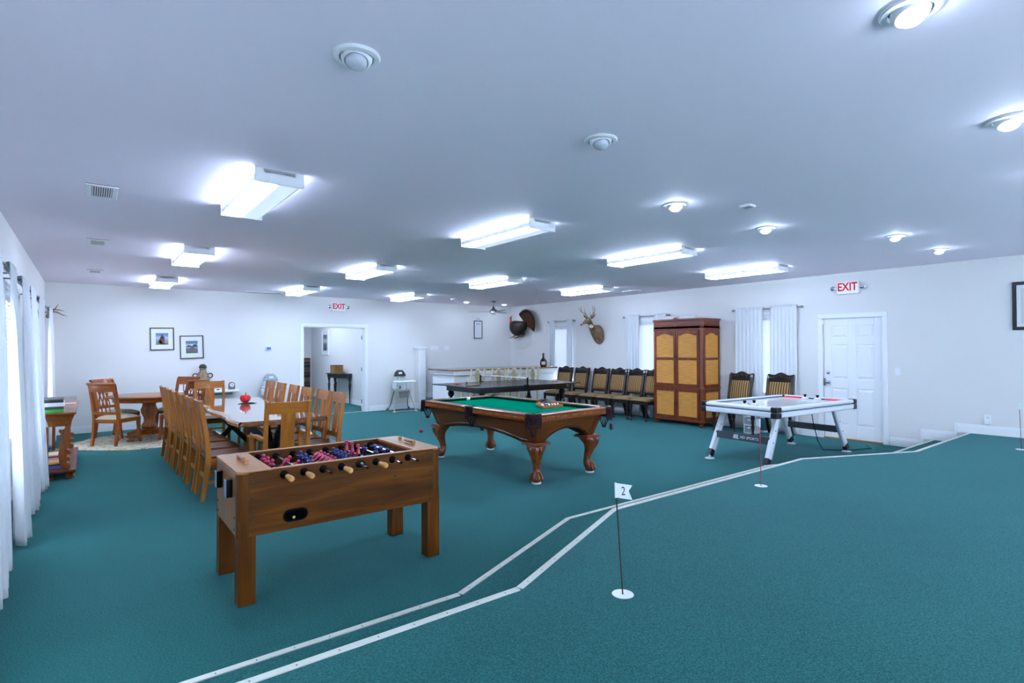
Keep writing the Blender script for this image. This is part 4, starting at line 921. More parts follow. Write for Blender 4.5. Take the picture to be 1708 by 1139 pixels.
for h, c, lb, s_, y in ((.022, (30, 160, 60), 'bright green book at the bottom of the stack on the console', .24, 8.78), (.025, (46, 70, 62), 'dark green book above the bright green one', .24, 8.79), (.032, (228, 230, 234), 'thick white book in the middle of the stack', .25, 8.78), (.026, (32, 34, 38), 'black book near the top of the stack', .23, 8.79), (.012, (120, 122, 124), 'thin grey magazine topping the stack on the console', .24, 8.78)):
    book('book', -.33, y, z, s_ - .04, .3, h * 1.42, c, lb); z += h * 1.42
z = .115
for h, c, lb, s_, y in ((.025, (70, 100, 190), 'blue magazine pile bottom on the lower console shelf', .22, 8.86), (.02, (150, 70, 56), 'rust coloured magazine on the lower shelf', .21, 8.9), (.02, (224, 170, 90), 'orange and cream magazine on the lower shelf', .22, 8.88), (.02, (180, 176, 190), 'grey lilac magazine on the lower shelf', .2, 9.1), (.02, (150, 46, 60), 'dark red magazine near the top of the lower shelf pile', .2, 9.14), (.015, (226, 214, 180), 'cream magazine on top of the lower shelf pile', .22, 9.16)):
    book('magazine', -.30, y, z, s_, .28, h, c, lb, cat='magazine'); z += h
t = thing('acrylic_stand', 'clear acrylic box standing on the console behind the books', 'box', (-.19, 9.9, .805))
CLR = bpy.data.materials.new('clear_acrylic'); CLR.use_nodes = True; nt = CLR.node_tree; nt.nodes.remove(nt.nodes['Principled BSDF']); mx = nd(nt, 'ShaderNodeMixShader'); mx.inputs[0].default_value = .3
nt.links.new(nd(nt, 'ShaderNodeBsdfTransparent').outputs[0], mx.inputs[1]); gl = nd(nt, 'ShaderNodeBsdfGlossy'); gl.inputs['Roughness'].default_value = .08; nt.links.new(gl.outputs[0], mx.inputs[2]); nt.links.new(mx.outputs[0], nt.nodes['Material Output'].inputs[0])
MB().box(-.07, .07, -.15, .15, 0, .1).build('case', CLR, t); MB().box(-.06, .06, -.14, .14, .001, .006).build('base_card', mat('card_pink', (214, 196, 190), .7), t)
# ---------------------------------------------------------------- armoire
MAH = lambda ax: wood('mahogany', (88, 34, 12), (130, 60, 24), ax, .32, .3)
def weave():
    if 'cane_weave' in MATS: return MATS['cane_weave']
    m = bpy.data.materials.new('cane_weave'); m.use_nodes = True; nt = m.node_tree; b = nt.nodes['Principled BSDF']; b.inputs['Roughness'].default_value = .55
    tc = nd(nt, 'ShaderNodeTexCoord'); cols = []
    for d, sc_ in (('Y', 42), ('Z', 46)):
        w_ = nd(nt, 'ShaderNodeTexWave', bands_direction=d); w_.inputs['Scale'].default_value = sc_; w_.inputs['Distortion'].default_value = .6; nt.links.new(tc.outputs['Object'], w_.inputs['Vector']); cols.append(w_)
    n = nd(nt, 'ShaderNodeTexNoise'); n.inputs['Scale'].default_value = 1; mp = nd(nt, 'ShaderNodeMapping'); mp.inputs['Scale'].default_value = (6, 6, 110); nt.links.new(tc.outputs['Object'], mp.inputs[0]); nt.links.new(mp.outputs[0], n.inputs['Vector'])
    a = nd(nt, 'ShaderNodeMath', operation='MULTIPLY'); nt.links.new(cols[0].outputs['Fac'], a.inputs[0]); nt.links.new(cols[1].outputs['Fac'], a.inputs[1])
    s_ = nd(nt, 'ShaderNodeMath', operation='ADD'); nt.links.new(a.outputs[0], s_.inputs[0]); nt.links.new(n.outputs['Fac'], s_.inputs[1])
    r = nd(nt, 'ShaderNodeValToRGB'); e = r.color_ramp.elements; e[0].position = .3; e[0].color = (*lin((150, 90, 28)), 1); e[1].position = 1.2 / 1.5; e[1].color = (*lin((216, 152, 62)), 1)
    nt.links.new(s_.outputs[0], r.inputs[0]); nt.links.new(r.outputs[0], b.inputs['Base Color'])
    bp = nd(nt, 'ShaderNodeBump'); bp.inputs['Strength'].default_value = .4; bp.inputs['Distance'].default_value = .004; nt.links.new(a.outputs[0], bp.inputs['Height']); nt.links.new(bp.outputs['Normal'], b.inputs['Normal'])
    MATS['cane_weave'] = m; return m
CANE = weave()
A = thing('armoire', 'tall mahogany armoire with woven cane door panels', 'armoire', (9.72, 6.75, 0))       # front faces -x
hx, hy, ch_ = .30, .60, .055
def oct_(e, z0, z1): return MB().prism([(hx + e * .2, -hy - e), (hx + e * .2, hy + e), (-hx + ch_, hy + e), (-hx - e, hy - ch_), (-hx - e, -hy + ch_), (-hx + ch_, -hy - e)], z0, z1)
oct_(0, .1, 1.99).build('carcass', MAH('z'), A)
oct_(.02, .085, .13).build('plinth', MAH('y'), A, bevel=.006); oct_(.015, .74, .775).build('waist_moulding', MAH('y'), A, bevel=.006)
oct_(.012, 1.915, 1.945).build('cornice_bead', MAH('y'), A, bevel=.005); oct_(.0, 1.945, 2.10).build('cornice_frieze', MAH('y'), A); oct_(.025, 2.10, 2.14).build('cornice', MAH('y'), A, bevel=.008)
MB().prism([(-.12, 2.14), (-.06, 2.145), (-.03, 2.165), (0, 2.175), (.03, 2.165), (.06, 2.145), (.12, 2.14)], -hx - .02, -hx, 'x').build('crest_carving', MAH('y'), A)
MB().lathe([(.028, -hx - .012), (.028, -hx - .004), (.018, -hx - .004), (.018, -hx - .012)], 16, (0, 0, 2.02), 'x').build('frieze_medallion', MAH('z'), A, True)
for sy in (-1, 1):
    for sx in (-1, 1): MB().lathe([(0, 0), (.035, 0), (.05, .02), (.05, .05), (.035, .065), (.042, .075), (.042, .09), (0, .09)], 14, (sx * (hx - .06), sy * (hy - .07), 0)).build('bun_foot', MAH('z'), A, True)
def framed(y0, y1, z0, z1, splits, x, arch, parent, nm):
    """door frame on the front plane, proud of the carcass; returns the frame object"""
    st, t_ = .048, .02
    f = MB().box(x - t_, x, y0, y0 + st, z0, z1).box(x - t_, x, y1 - st, y1, z0, z1)
    zs = [z0] + splits + [z1]
    for k, z in enumerate(zs): lo = z if k == 0 else (z - st if k == len(zs) - 1 else z - st / 2); f.box(x - t_, x, y0 + st, y1 - st, lo, lo + st)
    o = f.build(nm, MAH('z'), parent, bevel=.003)
    for k in range(len(zs) - 1):
        a, b = zs[k] + (st if k == 0 else st / 2), zs[k + 1] - (st if k == len(zs) - 2 else st / 2)
        MB().box(x - .008, x - .002, y0 + st - .005, y1 - st + .005, a - .004, b + .004).build('cane_panel', CANE, o)
        if arch and k == len(zs) - 2:
            m_, h_ = (y0 + y1) / 2, (y1 - y0) / 2 - st
            pts = [(m_ - h_, b + .004), (m_ - h_, b - .05), (m_ - h_ * .8, b - .05)] + [(m_ - h_ * .72 + h_ * 1.44 * i / 10, b - .045 + .04 * math.sin(PI * i / 10)) for i in range(11)] + [(m_ + h_ * .8, b - .05), (m_ + h_, b - .05), (m_ + h_, b + .004)]
            MB().prism(pts, x - t_ + .003, x - .004, 'x').build('arched_rail', MAH('y'), o)
    return o
for s_ in (-1, 1):
    y0, y1 = sorted((s_ * .004, s_ * (hy - .07)))
    d = framed(y0, y1, .79, 1.9, [1.34], -hx, True, A, 'door'); MB().box(-hx - .032, -hx - .02, s_ * .03 - .008, s_ * .03 + .008, 1.36, 1.41).build('handle', mat('bronze_pull', (40, 30, 24), .4, metal=.5), d, bevel=.003)
    d = framed(y0, y1, .145, .73, [], -hx, False, A, 'lower_door'); MB().box(-hx - .032, -hx - .02, s_ * .03 - .007, s_ * .03 + .007, .42, .47).build('handle', mat('bronze_pull', (40, 30, 24), .4, metal=.5), d, bevel=.003)
for z0, z1, sp, ar in ((.79, 1.9, [1.34], True), (.145, .73, [], False)):       # the side towards the door wall's white door
    d = framed(-hx + .03, hx - .03, z0, z1, sp, -hy, ar, A, 'side_frame')
    for o in [d] + KIDS(d):
        o.data = o.data.copy(); o.data.transform(Matrix(((0, -1, 0, 0), (1, 0, 0, 0), (0, 0, 1, 0), (0, 0, 0, 1))))
        o.data.flip_normals() if False else None
t = thing('paper_roll', 'white roll of paper lying on top of the armoire', 'paper roll', (9.8, 6.95, 2.141))
MB().lathe([(.045, -.35), (.045, .35), (.03, .351), (.03, -.351)], 16, (0, 0, .045), 'y').build('rolled_sheet', mat('paper_white', (235, 236, 238), .7), t, True).rotation_euler = (.0, 0, .25)
MB().lathe([(.0458, -.02), (.0458, .02)], 16, (0, 0, .045), 'y').build('paper_band', mat('band_grey', (190, 194, 200), .6), t, True).rotation_euler = (0, 0, .25)

# ---------------------------------------------------------------- dark carved chairs
EB = wood('ebony_stain', (22, 16, 16), (50, 36, 32), 'z', .3, .35)
STR = ramp_mat('striped_damask', [(.25, (40, 27, 13)), (.45, (136, 100, 48)), (.6, (186, 146, 82)), (.85, (150, 112, 58))], (0, 6.8, 0), .7, tex='y', dist=.3)
STRS = ramp_mat('striped_seat', [(.25, (62, 46, 24)), (.45, (128, 100, 56)), (.6, (160, 130, 80)), (.85, (134, 106, 62))], (0, 8.5, 0), .7, tex='y', dist=.3)
def ebony_chair():
    """faces -x, back against +x"""
    t = thing('carved_chair', '', 'chair', group='dark carved chairs with striped upholstery')
    xb = lambda z: .0 + .13 * max(0, (z - .45) / .65) ** 1.2 + .10 * max(0, (.42 - z) / .42) ** 1.6
    for s_ in (-1, 1):
        MB().ribbon([(xb(z), s_ * (.21 + .012 * z), z) for z in (0, .15, .3, .45, .6, .8, 1.0, 1.04)], .045, [.036, .042, .05, .055, .05, .046, .05, .05], (0, 1, 0)).build('back_post', EB, t)
        MB().lathe([(0, 0), (.02, 0), (.03, .02), (.024, .045), (.016, .06), (.026, .1), (.03, .16), (.02, .2), (.028, .22), (.022, .25), (.034, .3), (.034, .42), (0, .42)], 12, (-.47, s_ * .205, 0)).build('front_leg', EB, t, True)
        MB().box(-.47, .0, s_ * .22 - .015, s_ * .22 + .015, .35, .43).build('seat_rail', EB, t)
    MB().box(-.49, -.455, -.225, .225, .35, .43).build('seat_rail', EB, t, bevel=.004)
    n = 14; top = []; 
    for i in range(n + 1):
        s = -1 + 2 * i / n; top.append((s * .245, 1.06 + .045 * max(0, 1 - (abs(s) / .45) ** 1.5) + (.0 if abs(s) < .85 else .012)))
    poly = top + [(.235, .93), (-.235, .93)]
    MB().prism([(p[0], p[1]) for p in poly], .105, .145, 'x').build('crest_rail', EB, t, bevel=.008)
    cv = MB()
    for k in range(7): s = (k - 3) / 3; cv.sphere((.102, s * .17, 1.0 + .03 * (1 - abs(s))), (.012, .024, .02 + .02 * (1 - abs(s))), 8, 6)
    cv.build('crest_carving', EB, t, True)
    MB().box(.02, .06, -.225, .225, .52, .56).build('lower_rail', EB, t, bevel=.004)
    def bk(u, v):
        s, r = 2 * u - 1, v; z = .56 + .37 * r; e = (1 - s ** 4) * (1 - (2 * r - 1) ** 4); return (xb(z) - .012 - .02 * e, s * .205, z)
    MB().grid(bk, 12, 8).build('back_cushion', STR, t, True, solid=.02)
    def st(u, v):
        s, r = 2 * u - 1, 2 * v - 1; e = (1 - s ** 4) * (1 - r ** 6); return (-.235 + s * .26, r * (.235 - .01 * s), .43 + .06 * e ** .5)
    MB().grid(st, 12, 12).box(-.49, .02, -.235, .235, .415, .434).build('seat_cushion', STRS, t, True)
    return t
eb = ebony_chair(); XC = 9.78
rowy = [10.48, 9.88, 9.22, 8.66, 8.14, 7.635]
nm = ['first from the bar', 'second from the bar', 'third from the bar', 'fourth from the bar', 'fifth from the bar', 'half hidden by armoire']
for k, y in enumerate(rowy):
    lb = 'dark carved chair with striped seat in the row along the wall, ' + nm[k]
    if k == 0: eb.location = (XC, y, 0); eb['label'] = lb; eb.rotation_euler = (0, 0, .08)
    else: dup(eb, (XC, y, 0), (.0, .03, .0, 0, .0)[k - 1], lb)
dup(eb, (XC, 5.62, 0), -.06, 'dark carved chair with striped back right beside the armoire'); dup(eb, (XC, 4.87, 0), -.03, 'dark carved chair with striped back in front of the curtain by the white door')
t = thing('folded_board', 'pale blue board leaning upright behind the fifth striped chair', 'board', (9.96, 7.79, 0))
MB().box(-.012, .012, -.04, .06, .45, 1.06).build('panel', mat('pale_blue_board', (130, 176, 214), .5), t, bevel=.003); MB().box(-.01, .01, -.03, .05, 0, .45).build('leg_panel', mat('pale_blue_leg', (170, 200, 224), .5), t)

# clear drawer box and jar on the floor below the carved chairs
t = thing('drawer_box', 'clear plastic drawer box on the floor between the two chairs beside the armoire', 'storage box', (9.58, 5.25, 0), 0)
t.scale = (.8, .72, .95); CP = mat('clear_plastic', (196, 206, 214), .15, alpha=.45)
MB().box(-.13, .13, -.14, .14, .0, .012).box(-.13, .13, -.14, .14, .155, .165).box(-.13, .13, -.14, .14, .31, .32).box(-.13, .13, -.14, -.13, .012, .31).box(-.13, .13, .13, .14, .012, .31).build('frame', WPLAS, t)
for z in (.02, .17):
    d = MB().box(-.125, .12, -.125, .125, z, z + .13).build('drawer', CP, t); MB().box(-.135, -.125, -.03, .03, z + .08, z + .1).build('handle', WPLAS, d)
    for k in range(6): MB().box(-.09 + .03 * k, -.07 + .03 * k, -.1 + .01 * k, .08, z + .01, z + .05 + .01 * (k % 3)).build('contents', mat('contents_%d' % (k % 3), ((60, 66, 76), (150, 158, 166), (90, 90, 96))[k % 3], .6), d)
t = thing('plastic_jar', 'blue tinted plastic jar with white base behind the clear drawer box', 'jar', (9.88, 5.18, 0))
MB().lathe([(0, 0), (.07, 0), (.075, .01), (.075, .035), (0, .035)], 18).build('base', WPLAS, t, True); MB().lathe([(.07, .035), (.073, .06), (.073, .24), (.06, .26), (0, .26)], 18).build('body', mat('jar_blue', (70, 110, 128), .15), t, True); MB().lathe([(.063, .26), (.063, .3), (0, .3)], 18).build('lid', mat('jar_lid', (190, 200, 205), .4), t, True)

# ---------------------------------------------------------------- bar, stools, bottle
B = thing('bar_counter', 'white panelled bar with dark wood top in the far corner', 'bar', (0, 0, 0))
GRAN = ramp_mat('bar_top_wood', [(.3, (36, 24, 20)), (.5, (110, 70, 40)), (.7, (170, 118, 66))], (1.2, 12, 12), .2, coat=.5)
B.location = (6.74, 10.98, 0)
MB().box(0, 3.311, 0, 1.2, 1.03, 1.065).build('counter_top', GRAN, B, bevel=.008)
MB().box(.07, 3.311, .06, 1.15, .93, 1.03).box(.045, 3.311, .035, 1.17, .985, 1.03).box(.055, 3.311, .045, 1.16, .93, .95).build('frieze', WHITE, B, bevel=.004)
MB().box(.12, 3.311, .14, 1.1, .0, .93).build('base_panel', WHITE, B); MB().box(.10, .26, .11, 1.12, 0, .93).build('corner_pilaster', WHITE, B, bevel=.004)
for k in range(3):
    x = .5 + k * .95; f = MB().box(x, x + .8, .125, .14, .2, .85); f.build('front_panel', WHITE, B, bevel=.006)
MB().box(.09, 3.311, .1, .14, 0, .1).build('kick_board', WHITE, B)
P2 = MB().box(6.98, XR, 12.35, YB, 0, .25).build('floor_bar_step', CARP); struct(P2)
pw = struct(thing('wall_stub', '', '', (6.90, 12.905, 0))); del pw['label']; del pw['category']
MB().box(-.07, .07, -.14, .155, 0, 1.56).build('stub_wall', WALL, pw); MB().box(-.09, .09, -.165, -.13, 0, 1.56).build('end_post', TRIMW, pw, bevel=.004); MB().box(-.12, .12, -.195, .155, 1.56, 1.60).build('post_cap', TRIMW, pw, bevel=.008); MB().box(-.085, -.07, -.14, .155, 0, .135).build('post_base', TRIMW, pw)
CREAM = mat('cream_paint', (206, 194, 160), .5, var=(8, .1)); CREAM2 = mat('splat_linen', (158, 146, 108), .7); OLIVE = mat('olive_cushion', (92, 80, 48), .85)
def stool():
    """faces +y; back at -y"""
    t = thing('bar_stool', '', 'bar stool', group='cream bar stools at the bar'); yb = lambda z: -.19 - .06 * max(0, (z - .7) / .4)
    for s_ in (-1, 1):
        MB().ribbon([(s_ * .185, yb(z) - .03 * max(0, (.7 - z) / .7), z) for z in (0, .3, .7, .9, 1.08)], .03, .034, (1, 0, 0)).build('back_post', CREAM, t)
        MB().beam((s_ * .18, .19, 0), (s_ * .18, .17, .68), .034, .034).build('leg', CREAM, t)
        MB().box(s_ * .18 - .01, s_ * .18 + .01, -.2, .18, .25, .275).build('stretcher', CREAM, t); MB().box(s_ * .18 - .012, s_ * .18 + .012, -.19, .18, .62, .68).build('seat_rail', CREAM, t)
    MB().box(-.17, .17, .165, .19, .62, .68).box(-.17, .17, -.2, -.175, .62, .68).build('seat_rail', CREAM, t); MB().box(-.17, .17, .17, .19, .3, .325).build('foot_rail', CREAM, t)
    MB().prism([(s * .215 / 10, 1.05 + .05 * math.cos(s * PI / 10 * 1.0) ** 3 if abs(s) < 5 else 1.05 + .012 * (abs(s) - 5) / 5) for s in range(-10, 11)] + [(.2, 1.03), (.0, 1.065), (-.2, 1.03)], yb(1.05) - .015, yb(1.05) + .015, 'y').build('crest_rail', CREAM, t)
    MB().prism([(-.05, .83), (-.075, .9), (-.06, .98), (-.03, 1.04), (-.035, 1.075), (.035, 1.075), (.03, 1.04), (.06, .98), (.075, .9), (.05, .83), (.02, .8), (-.02, .8)], yb(.95) - .008, yb(.95) + .008, 'y').build('vase_splat', CREAM2, t)
    for s_ in (-1, 1): MB().ribbon([(s_ * .17, yb(.9), .9), (s_ * .1, yb(.84), .83), (s_ * .03, yb(.78), .79), (s_ * .1, yb(.74), .75), (s_ * .17, yb(.7), .7)], .012, .024, (0, 1, 0)).build('back_brace', CREAM, t)
    def st(u, v):
        s, r = 2 * u - 1, 2 * v - 1; e = (1 - s ** 4) * (1 - r ** 4); return (s * .2, r * .2, .68 + .07 * e ** .5)
    MB().grid(st, 10, 10).box(-.195, .195, -.195, .195, .67, .684).build('seat_cushion', OLIVE, t, True)
    return t
s0 = stool()
for k, x in enumerate((7.07, 7.66, 8.13, 8.70)):
    lb = 'cream bar stool with vase splat at the bar, %s from the doorway side' % ORD[k]
    if k == 0: s0.location = (x, 10.66, 0); s0['label'] = lb
    else: dup(s0, (x, 10.66, 0), (0, .02, -.02, .03)[k], lb)
t = thing('wine_jug', 'dark brown round bottle with pale label standing on the bar', 'bottle', (9.73, 11.2, 1.065))
MB().lathe([(0, 0), (.07, 0), (.09, .03), (.098, .1), (.09, .16), (.06, .21), (.03, .24), (.026, .31), (.034, .315), (.034, .335), (0, .335)], 20).build('glass_body', mat('dark_bottle', (28, 14, 12), .1, coat=.5), t, True)
MB().lathe([(.0275, .335), (.03, .34), (.03, .365), (.0, .368)], 14).build('stopper', mat('cork_dark', (50, 34, 30), .6), t, True)
MB().box(-.05, .05, -.1, -.094, .06, .14).xf(Matrix.Rotation(-.7, 4, 'Z')).build('label_patch', mat('label_pale', (210, 190, 180), .7), t)

# ---------------------------------------------------------------- table tennis top on a dark turned table
PT = thing('ping_pong_table', 'black ping pong table with turned legs behind the pool table', 'ping pong table', (6.99, 9.2, 0), math.radians(.8))
PTOP = mat('ping_pong_black', (44, 38, 42), .22, var=(3, .15)); EBN = mat('ebony_lacquer', (14, 14, 19), .3, coat=.2)
hx, hy = 1.335, .83
for s_ in (-1, 1): MB().box(*sorted((s_ * .004, s_ * hx)), -hy, hy, .813, .832).build('playing_half', PTOP, PT, bevel=.003)
MB().box(-hx, hx, -.006, .006, .832, .8326).build('centre_line', mat('line_grey', (110, 106, 110), .5), PT)
MB().box(-1.12, 1.12, -.62, -.57, .70, .812).box(-1.12, 1.12, .57, .62, .70, .812).box(-1.12, -1.07, -.57, .57, .70, .812).box(1.07, 1.12, -.57, .57, .70, .812).build('apron', EBN, PT, bevel=.006)
MB().box(-1.17, 1.17, -.67, .67, .795, .812).build('table_bed', EBN, PT)
for sx in (-1, 1):
    for sy in (-1, 1): MB().lathe([(0, 0), (.03, 0), (.035, .04), (.028, .08), (.045, .2), (.06, .35), (.066, .45), (.04, .5), (.05, .52), (.03, .56), (.06, .6), (.07, .64), (.05, .68), (.07, .7), (0, .7)], 16, (sx * 1.05, sy * .55, 0)).build('turned_leg', EBN, PT, True)
NT = thing('ping_pong_net', 'low net with white band across the ping pong table', 'net', (6.86, 9.2, .833), math.radians(-2))
MB().box(-.004, .004, -.86, .86, .135, .152).build('top_band', WPLAS, NT)
nm_ = MB()
for k in range(58): y = -.85 + 1.7 * k / 57; nm_.box(-.0012, .0012, y - .0016, y + .0016, .005, .136)
for k in range(6): z = .01 + .022 * k; nm_.box(-.0012, .0012, -.85, .85, z - .0014, z + .0014)
stuff(nm_.build('net_mesh', NET, NT))
for s_ in (-1, 1): MB().box(-.014, .014, s_ * .86 - .012, s_ * .86 + .012, -.06, .155).box(-.03, .03, *sorted((s_ * .78, s_ * .87)), .0, .012).build('net_post', BLACK, NT, bevel=.003)
def paddle(x, y, rz, c, lb, tilt=.0):
    t = thing('ping_pong_paddle', lb, 'paddle', (x, y, .834), rz)
    MB().lathe([(0, .004), (.078, .004), (.078, .014), (0, .014)], 22).build('blade', wood('paddle_ply', (150, 100, 56), (190, 140, 88), 'x'), t, True)
    MB().lathe([(0, .014), (.076, .014), (.076, .017), (0, .017)], 22).build('rubber', mat('rubber_%s' % c[0], c[1], .6), t, True)
    MB().box(.07, .17, -.013, .013, 0, .02).build('handle', wood('paddle_grip', (110, 60, 34), (150, 90, 50), 'x'), t, bevel=.004)
paddle(6.02, 9.62, -2.2, ('coral', (236, 96, 80)), 'coral red ping pong paddle at the doorway end of the table'); paddle(8.13, 8.98, .4, ('pink', (206, 60, 96)), 'pink ping pong paddle at the striped chair end of the table')
tag(MB().sphere((6.18, 9.52, .852), .02, 12, 8).build('ping_pong_ball', mat('ball_dark', (40, 40, 44), .4), None, True), 'small dark ball beside the coral paddle', 'ball')
t = thing('ping_pong_case', 'flat tan paddle case lying on the ping pong table', 'case', (5.95, 8.95, .833), .3); MB().box(-.13, .13, -.08, .08, 0, .02).build('shell', mat('case_tan', (128, 100, 72), .6), t, bevel=.008); MB().box(-.12, .12, -.082, -.079, .006, .014).build('zip', BLACK, t)
# ---------------------------------------------------------------- trophies
HIDE = ramp_mat('deer_hide', [(.3, (84, 66, 50)), (.55, (124, 100, 76)), (.8, (152, 126, 98))], (9, 9, 9), .85, dist=.8, spec=.15); PALEF = mat('pale_fur', (216, 204, 186), .9); ANT = ramp_mat('antler_bone', [(.3, (86, 66, 48)), (.7, (168, 146, 116))], (12, 12, 12), .5)
D = thing('deer_mount', 'mounted buck head with branching antlers between the curtained windows', 'deer mount', (XR, 9.42, 1.72))
# local: -x out of the wall, y along it; body as one continuous loft
secs = [((-.005, .02, .17), .2, .27, 0), ((-.1, .02, .175), .19, .255, -.2), ((-.19, .015, .22), .155, .2, -.5), ((-.26, .01, .30), .115, .145, -.8), ((-.31, .0, .385), .09, .11, -.9), ((-.35, 0, .46), .082, .1, -.75), ((-.40, .01, .515), .085, .092, -.2), ((-.455, .02, .515), .075, .08, .25), ((-.51, .035, .48), .052, .058, .45), ((-.565, .05, .44), .038, .042, .45), ((-.6, .058, .415), .034, .034, .4), ((-.622, .063, .40), .018, .018, .4)]
rings = []
for (c, ry, rz_, pit) in secs:
    r = []
    for k in range(14):
        q = 2 * PI * k / 14; u_, v_ = math.cos(q) * ry, math.sin(q) * rz_
        r.append((c[0] + v_ * math.sin(pit) * -1 * -1 * .9, c[1] + u_, c[2] + v_ * math.cos(pit)))
    rings.append(r)
MB().loft(rings).build('head_and_neck', HIDE, D, True, sub=1, ang=180)
MB().sphere((-.615, .061, .408), (.022, .027, .02), 10, 8).build('nose', BLACK, D, True)
MB().sphere((-.575, .052, .415), (.04, .032, .022), 10, 8).build('muzzle_patch', PALEF, D, True)
MB().sphere((-.33, .0, .375), (.055, .062, .05), 10, 8).build('throat_patch', PALEF, D, True)
for s_ in (-1, 1):
    MB().sphere((-.465, .022 + s_ * .066, .535), (.026, .016, .022), 10, 8).build('eye_ring', PALEF, D, True); MB().sphere((-.468, .022 + s_ * .074, .535), (.016, .012, .015), 10, 8).build('eye', BLACK, D, True)
    MB().loft([[(-.385 + .02 * math.cos(q) * w_, .01 + s_ * d_ + .006 * math.sin(q), z + .02 * math.sin(q) * w_) for q in [2 * PI * k / 8 for k in range(8)]] for d_, z, w_ in ((.06, .56, .7), (.1, .59, 1.6), (.15, .62, 1.7), (.19, .65, .9), (.21, .665, .1))]).build('ear', HIDE, D, True)
    def ay(*p): return [(x, .01 + s_ * y, z) for x, y, z in p]
    an = MB().tube(ay((-.40, .035, .585), (-.39, .07, .63), (-.38, .14, .68), (-.42, .22, .73), (-.47, .26, .80), (-.5, .25, .87)), [.018, .015, .013, .012, .009, .003], 8)
    an.tube(ay((-.392, .06, .62), (-.43, .07, .68), (-.44, .065, .73)), [.01, .008, .002], 6); an.tube(ay((-.385, .13, .675), (-.40, .14, .76), (-.43, .14, .86)), [.011, .008, .002], 6); an.tube(ay((-.43, .225, .735), (-.46, .2, .82), (-.48, .18, .88)), [.01, .007, .002], 6)
    an.build('antler', ANT, D, True)

TK = thing('turkey_mount', 'mounted wild turkey with fanned tail high on the corner wall', 'turkey mount', (XR, 12.3, 1.86))
FEA = ramp_mat('turkey_feather', [(.3, (10, 6, 4)), (.55, (32, 18, 9)), (.8, (66, 38, 18))], (14, 14, 26), .5, dist=1.2, spec=.3); FEB = mat('tail_band', (9, 7, 6), .6, spec=.2); FET = mat('tail_brown', (66, 34, 13), .6, spec=.2); TIPF = mat('tail_tip', (120, 92, 64), .7)
rings = []
for (x, y, z, ry, rz_) in ((-.2, .50, .26, .03, .05), (-.21, .44, .28, .11, .15), (-.22, .33, .29, .17, .23), (-.21, .2, .28, .185, .24), (-.19, .06, .30, .16, .2), (-.16, -.06, .36, .11, .13), (-.13, -.14, .42, .05, .06)):
    rings.append([(x + ry * math.cos(q), y + .3 * rz_ * math.sin(q), z + rz_ * math.sin(q)) for q in [2 * PI * k / 14 for k in range(14)]])
MB().loft(rings).build('body', FEA, TK, True, sub=1, ang=180)
c = Vector((-.12, -.1, .38))
for k in range(15):
    q = math.radians(-22 + 150 * k / 14); e = Vector((.15 * math.sin(k), -math.cos(q) * 1.0, math.sin(q))); e = Vector((-.05, -math.cos(q), math.sin(q))).normalized(); n_ = Vector((0, e.z, -e.y)) * -1
    def fe(r0, r1, w0, w1, dx): return [[c + e * r0 + n_ * w0 * s + Vector((dx + x_, 0, 0)) for s, x_ in ((-1, 0), (1, 0), (1, .006), (-1, .006))], [c + e * r1 + n_ * w1 * s + Vector((dx + x_, 0, 0)) for s, x_ in ((-1, 0), (1, 0), (1, .006), (-1, .006))]]
    dx = .004 * (k % 2)
    f = MB().loft(fe(.04, .35, .012, .05, dx)).build('tail_feather', FET if True else FEB, TK)
    MB().loft(fe(.35, .42, .05, .053, dx)).build('feather_band', FEB, f); MB().loft(fe(.42, .45, .053, .044, dx)).build('feather_tip', TIPF, f)
MB().loft([[(-.2 - .02 * a, y, z) for a, y, z in p] for p in ([(0, .08, .42), (1, .02, .44), (1.5, -.06, .36), (0, .02, .3)], [(0, .05, .25), (1.5, -.08, .3), (1.5, -.2, .2), (0, -.1, .12)], [(0, .0, .08), (1, -.12, .1), (1, -.2, .06), (0, -.14, .03)])]).build('wing', FEA, TK, True, sub=2, ang=180)
MB().tube([(-.25, .40, .36), (-.27, .43, .46), (-.27, .42, .54), (-.275, .415, .575)], [.06, .04, .028, .03], 10).build('neck', mat('turkey_red', (190, 40, 50), .5, bump=(60, .5)), TK, True); MB().sphere((-.28, .41, .60), (.032, .036, .03), 10, 8).build('head', mat('turkey_blue', (96, 90, 110), .5), TK, True)
MB().tube([(-.3, .44, .595), (-.33, .46, .58)], [.01, .002], 6).build('beak', mat('beak_horn', (180, 150, 100), .4), TK, True); MB().tube([(-.27, .4, .62), (-.25, .39, .67)], [.014, .006], 6).build('snood', mat('turkey_blue', (96, 90, 110), .5), TK, True)
MB().tube([(-.3, .34, .38), (-.33, .35, .33), (-.34, .36, .27)], [.03, .035, .01], 8).build('breast_patch', mat('breast_tan', (170, 110, 70), .7), TK, True)
for s_ in (0, 1): MB().tube([(-.2, .22 + .08 * s_, .1), (-.24, .3 + .08 * s_, .05), (-.27, .36 + .08 * s_, .01)], [.016, .012, .01], 6).tube([(-.27, .36 + .08 * s_, .012), (-.33, .40 + .08 * s_, .005)], [.009, .003], 5).tube([(-.27, .36 + .08 * s_, .012), (-.3, .45 + .08 * s_, .005)], [.009, .003], 5).build('foot', mat('turkey_leg', (150, 110, 80), .6), TK, True)
MB().tube([(-.02, .18, .2), (-.02, .18, .06), (-.18, .24, .02), (-.24, .32, .0)], [.02, .022, .02, .012], 8).build('perch_branch', wood('branch', (80, 60, 40), (120, 94, 66), 'z'), TK, True)
t = thing('antler_rack', 'single shed antler fixed to the wall beside the last curtain', 'antlers', (-.58, YB, 2.17))
MB().lathe([(.03, 0), (.03, -.015), (0, -.016)], 12, axis='y').build('wall_plate', wood('plaque', (70, 46, 30), (100, 70, 46), 'z'), t, True)
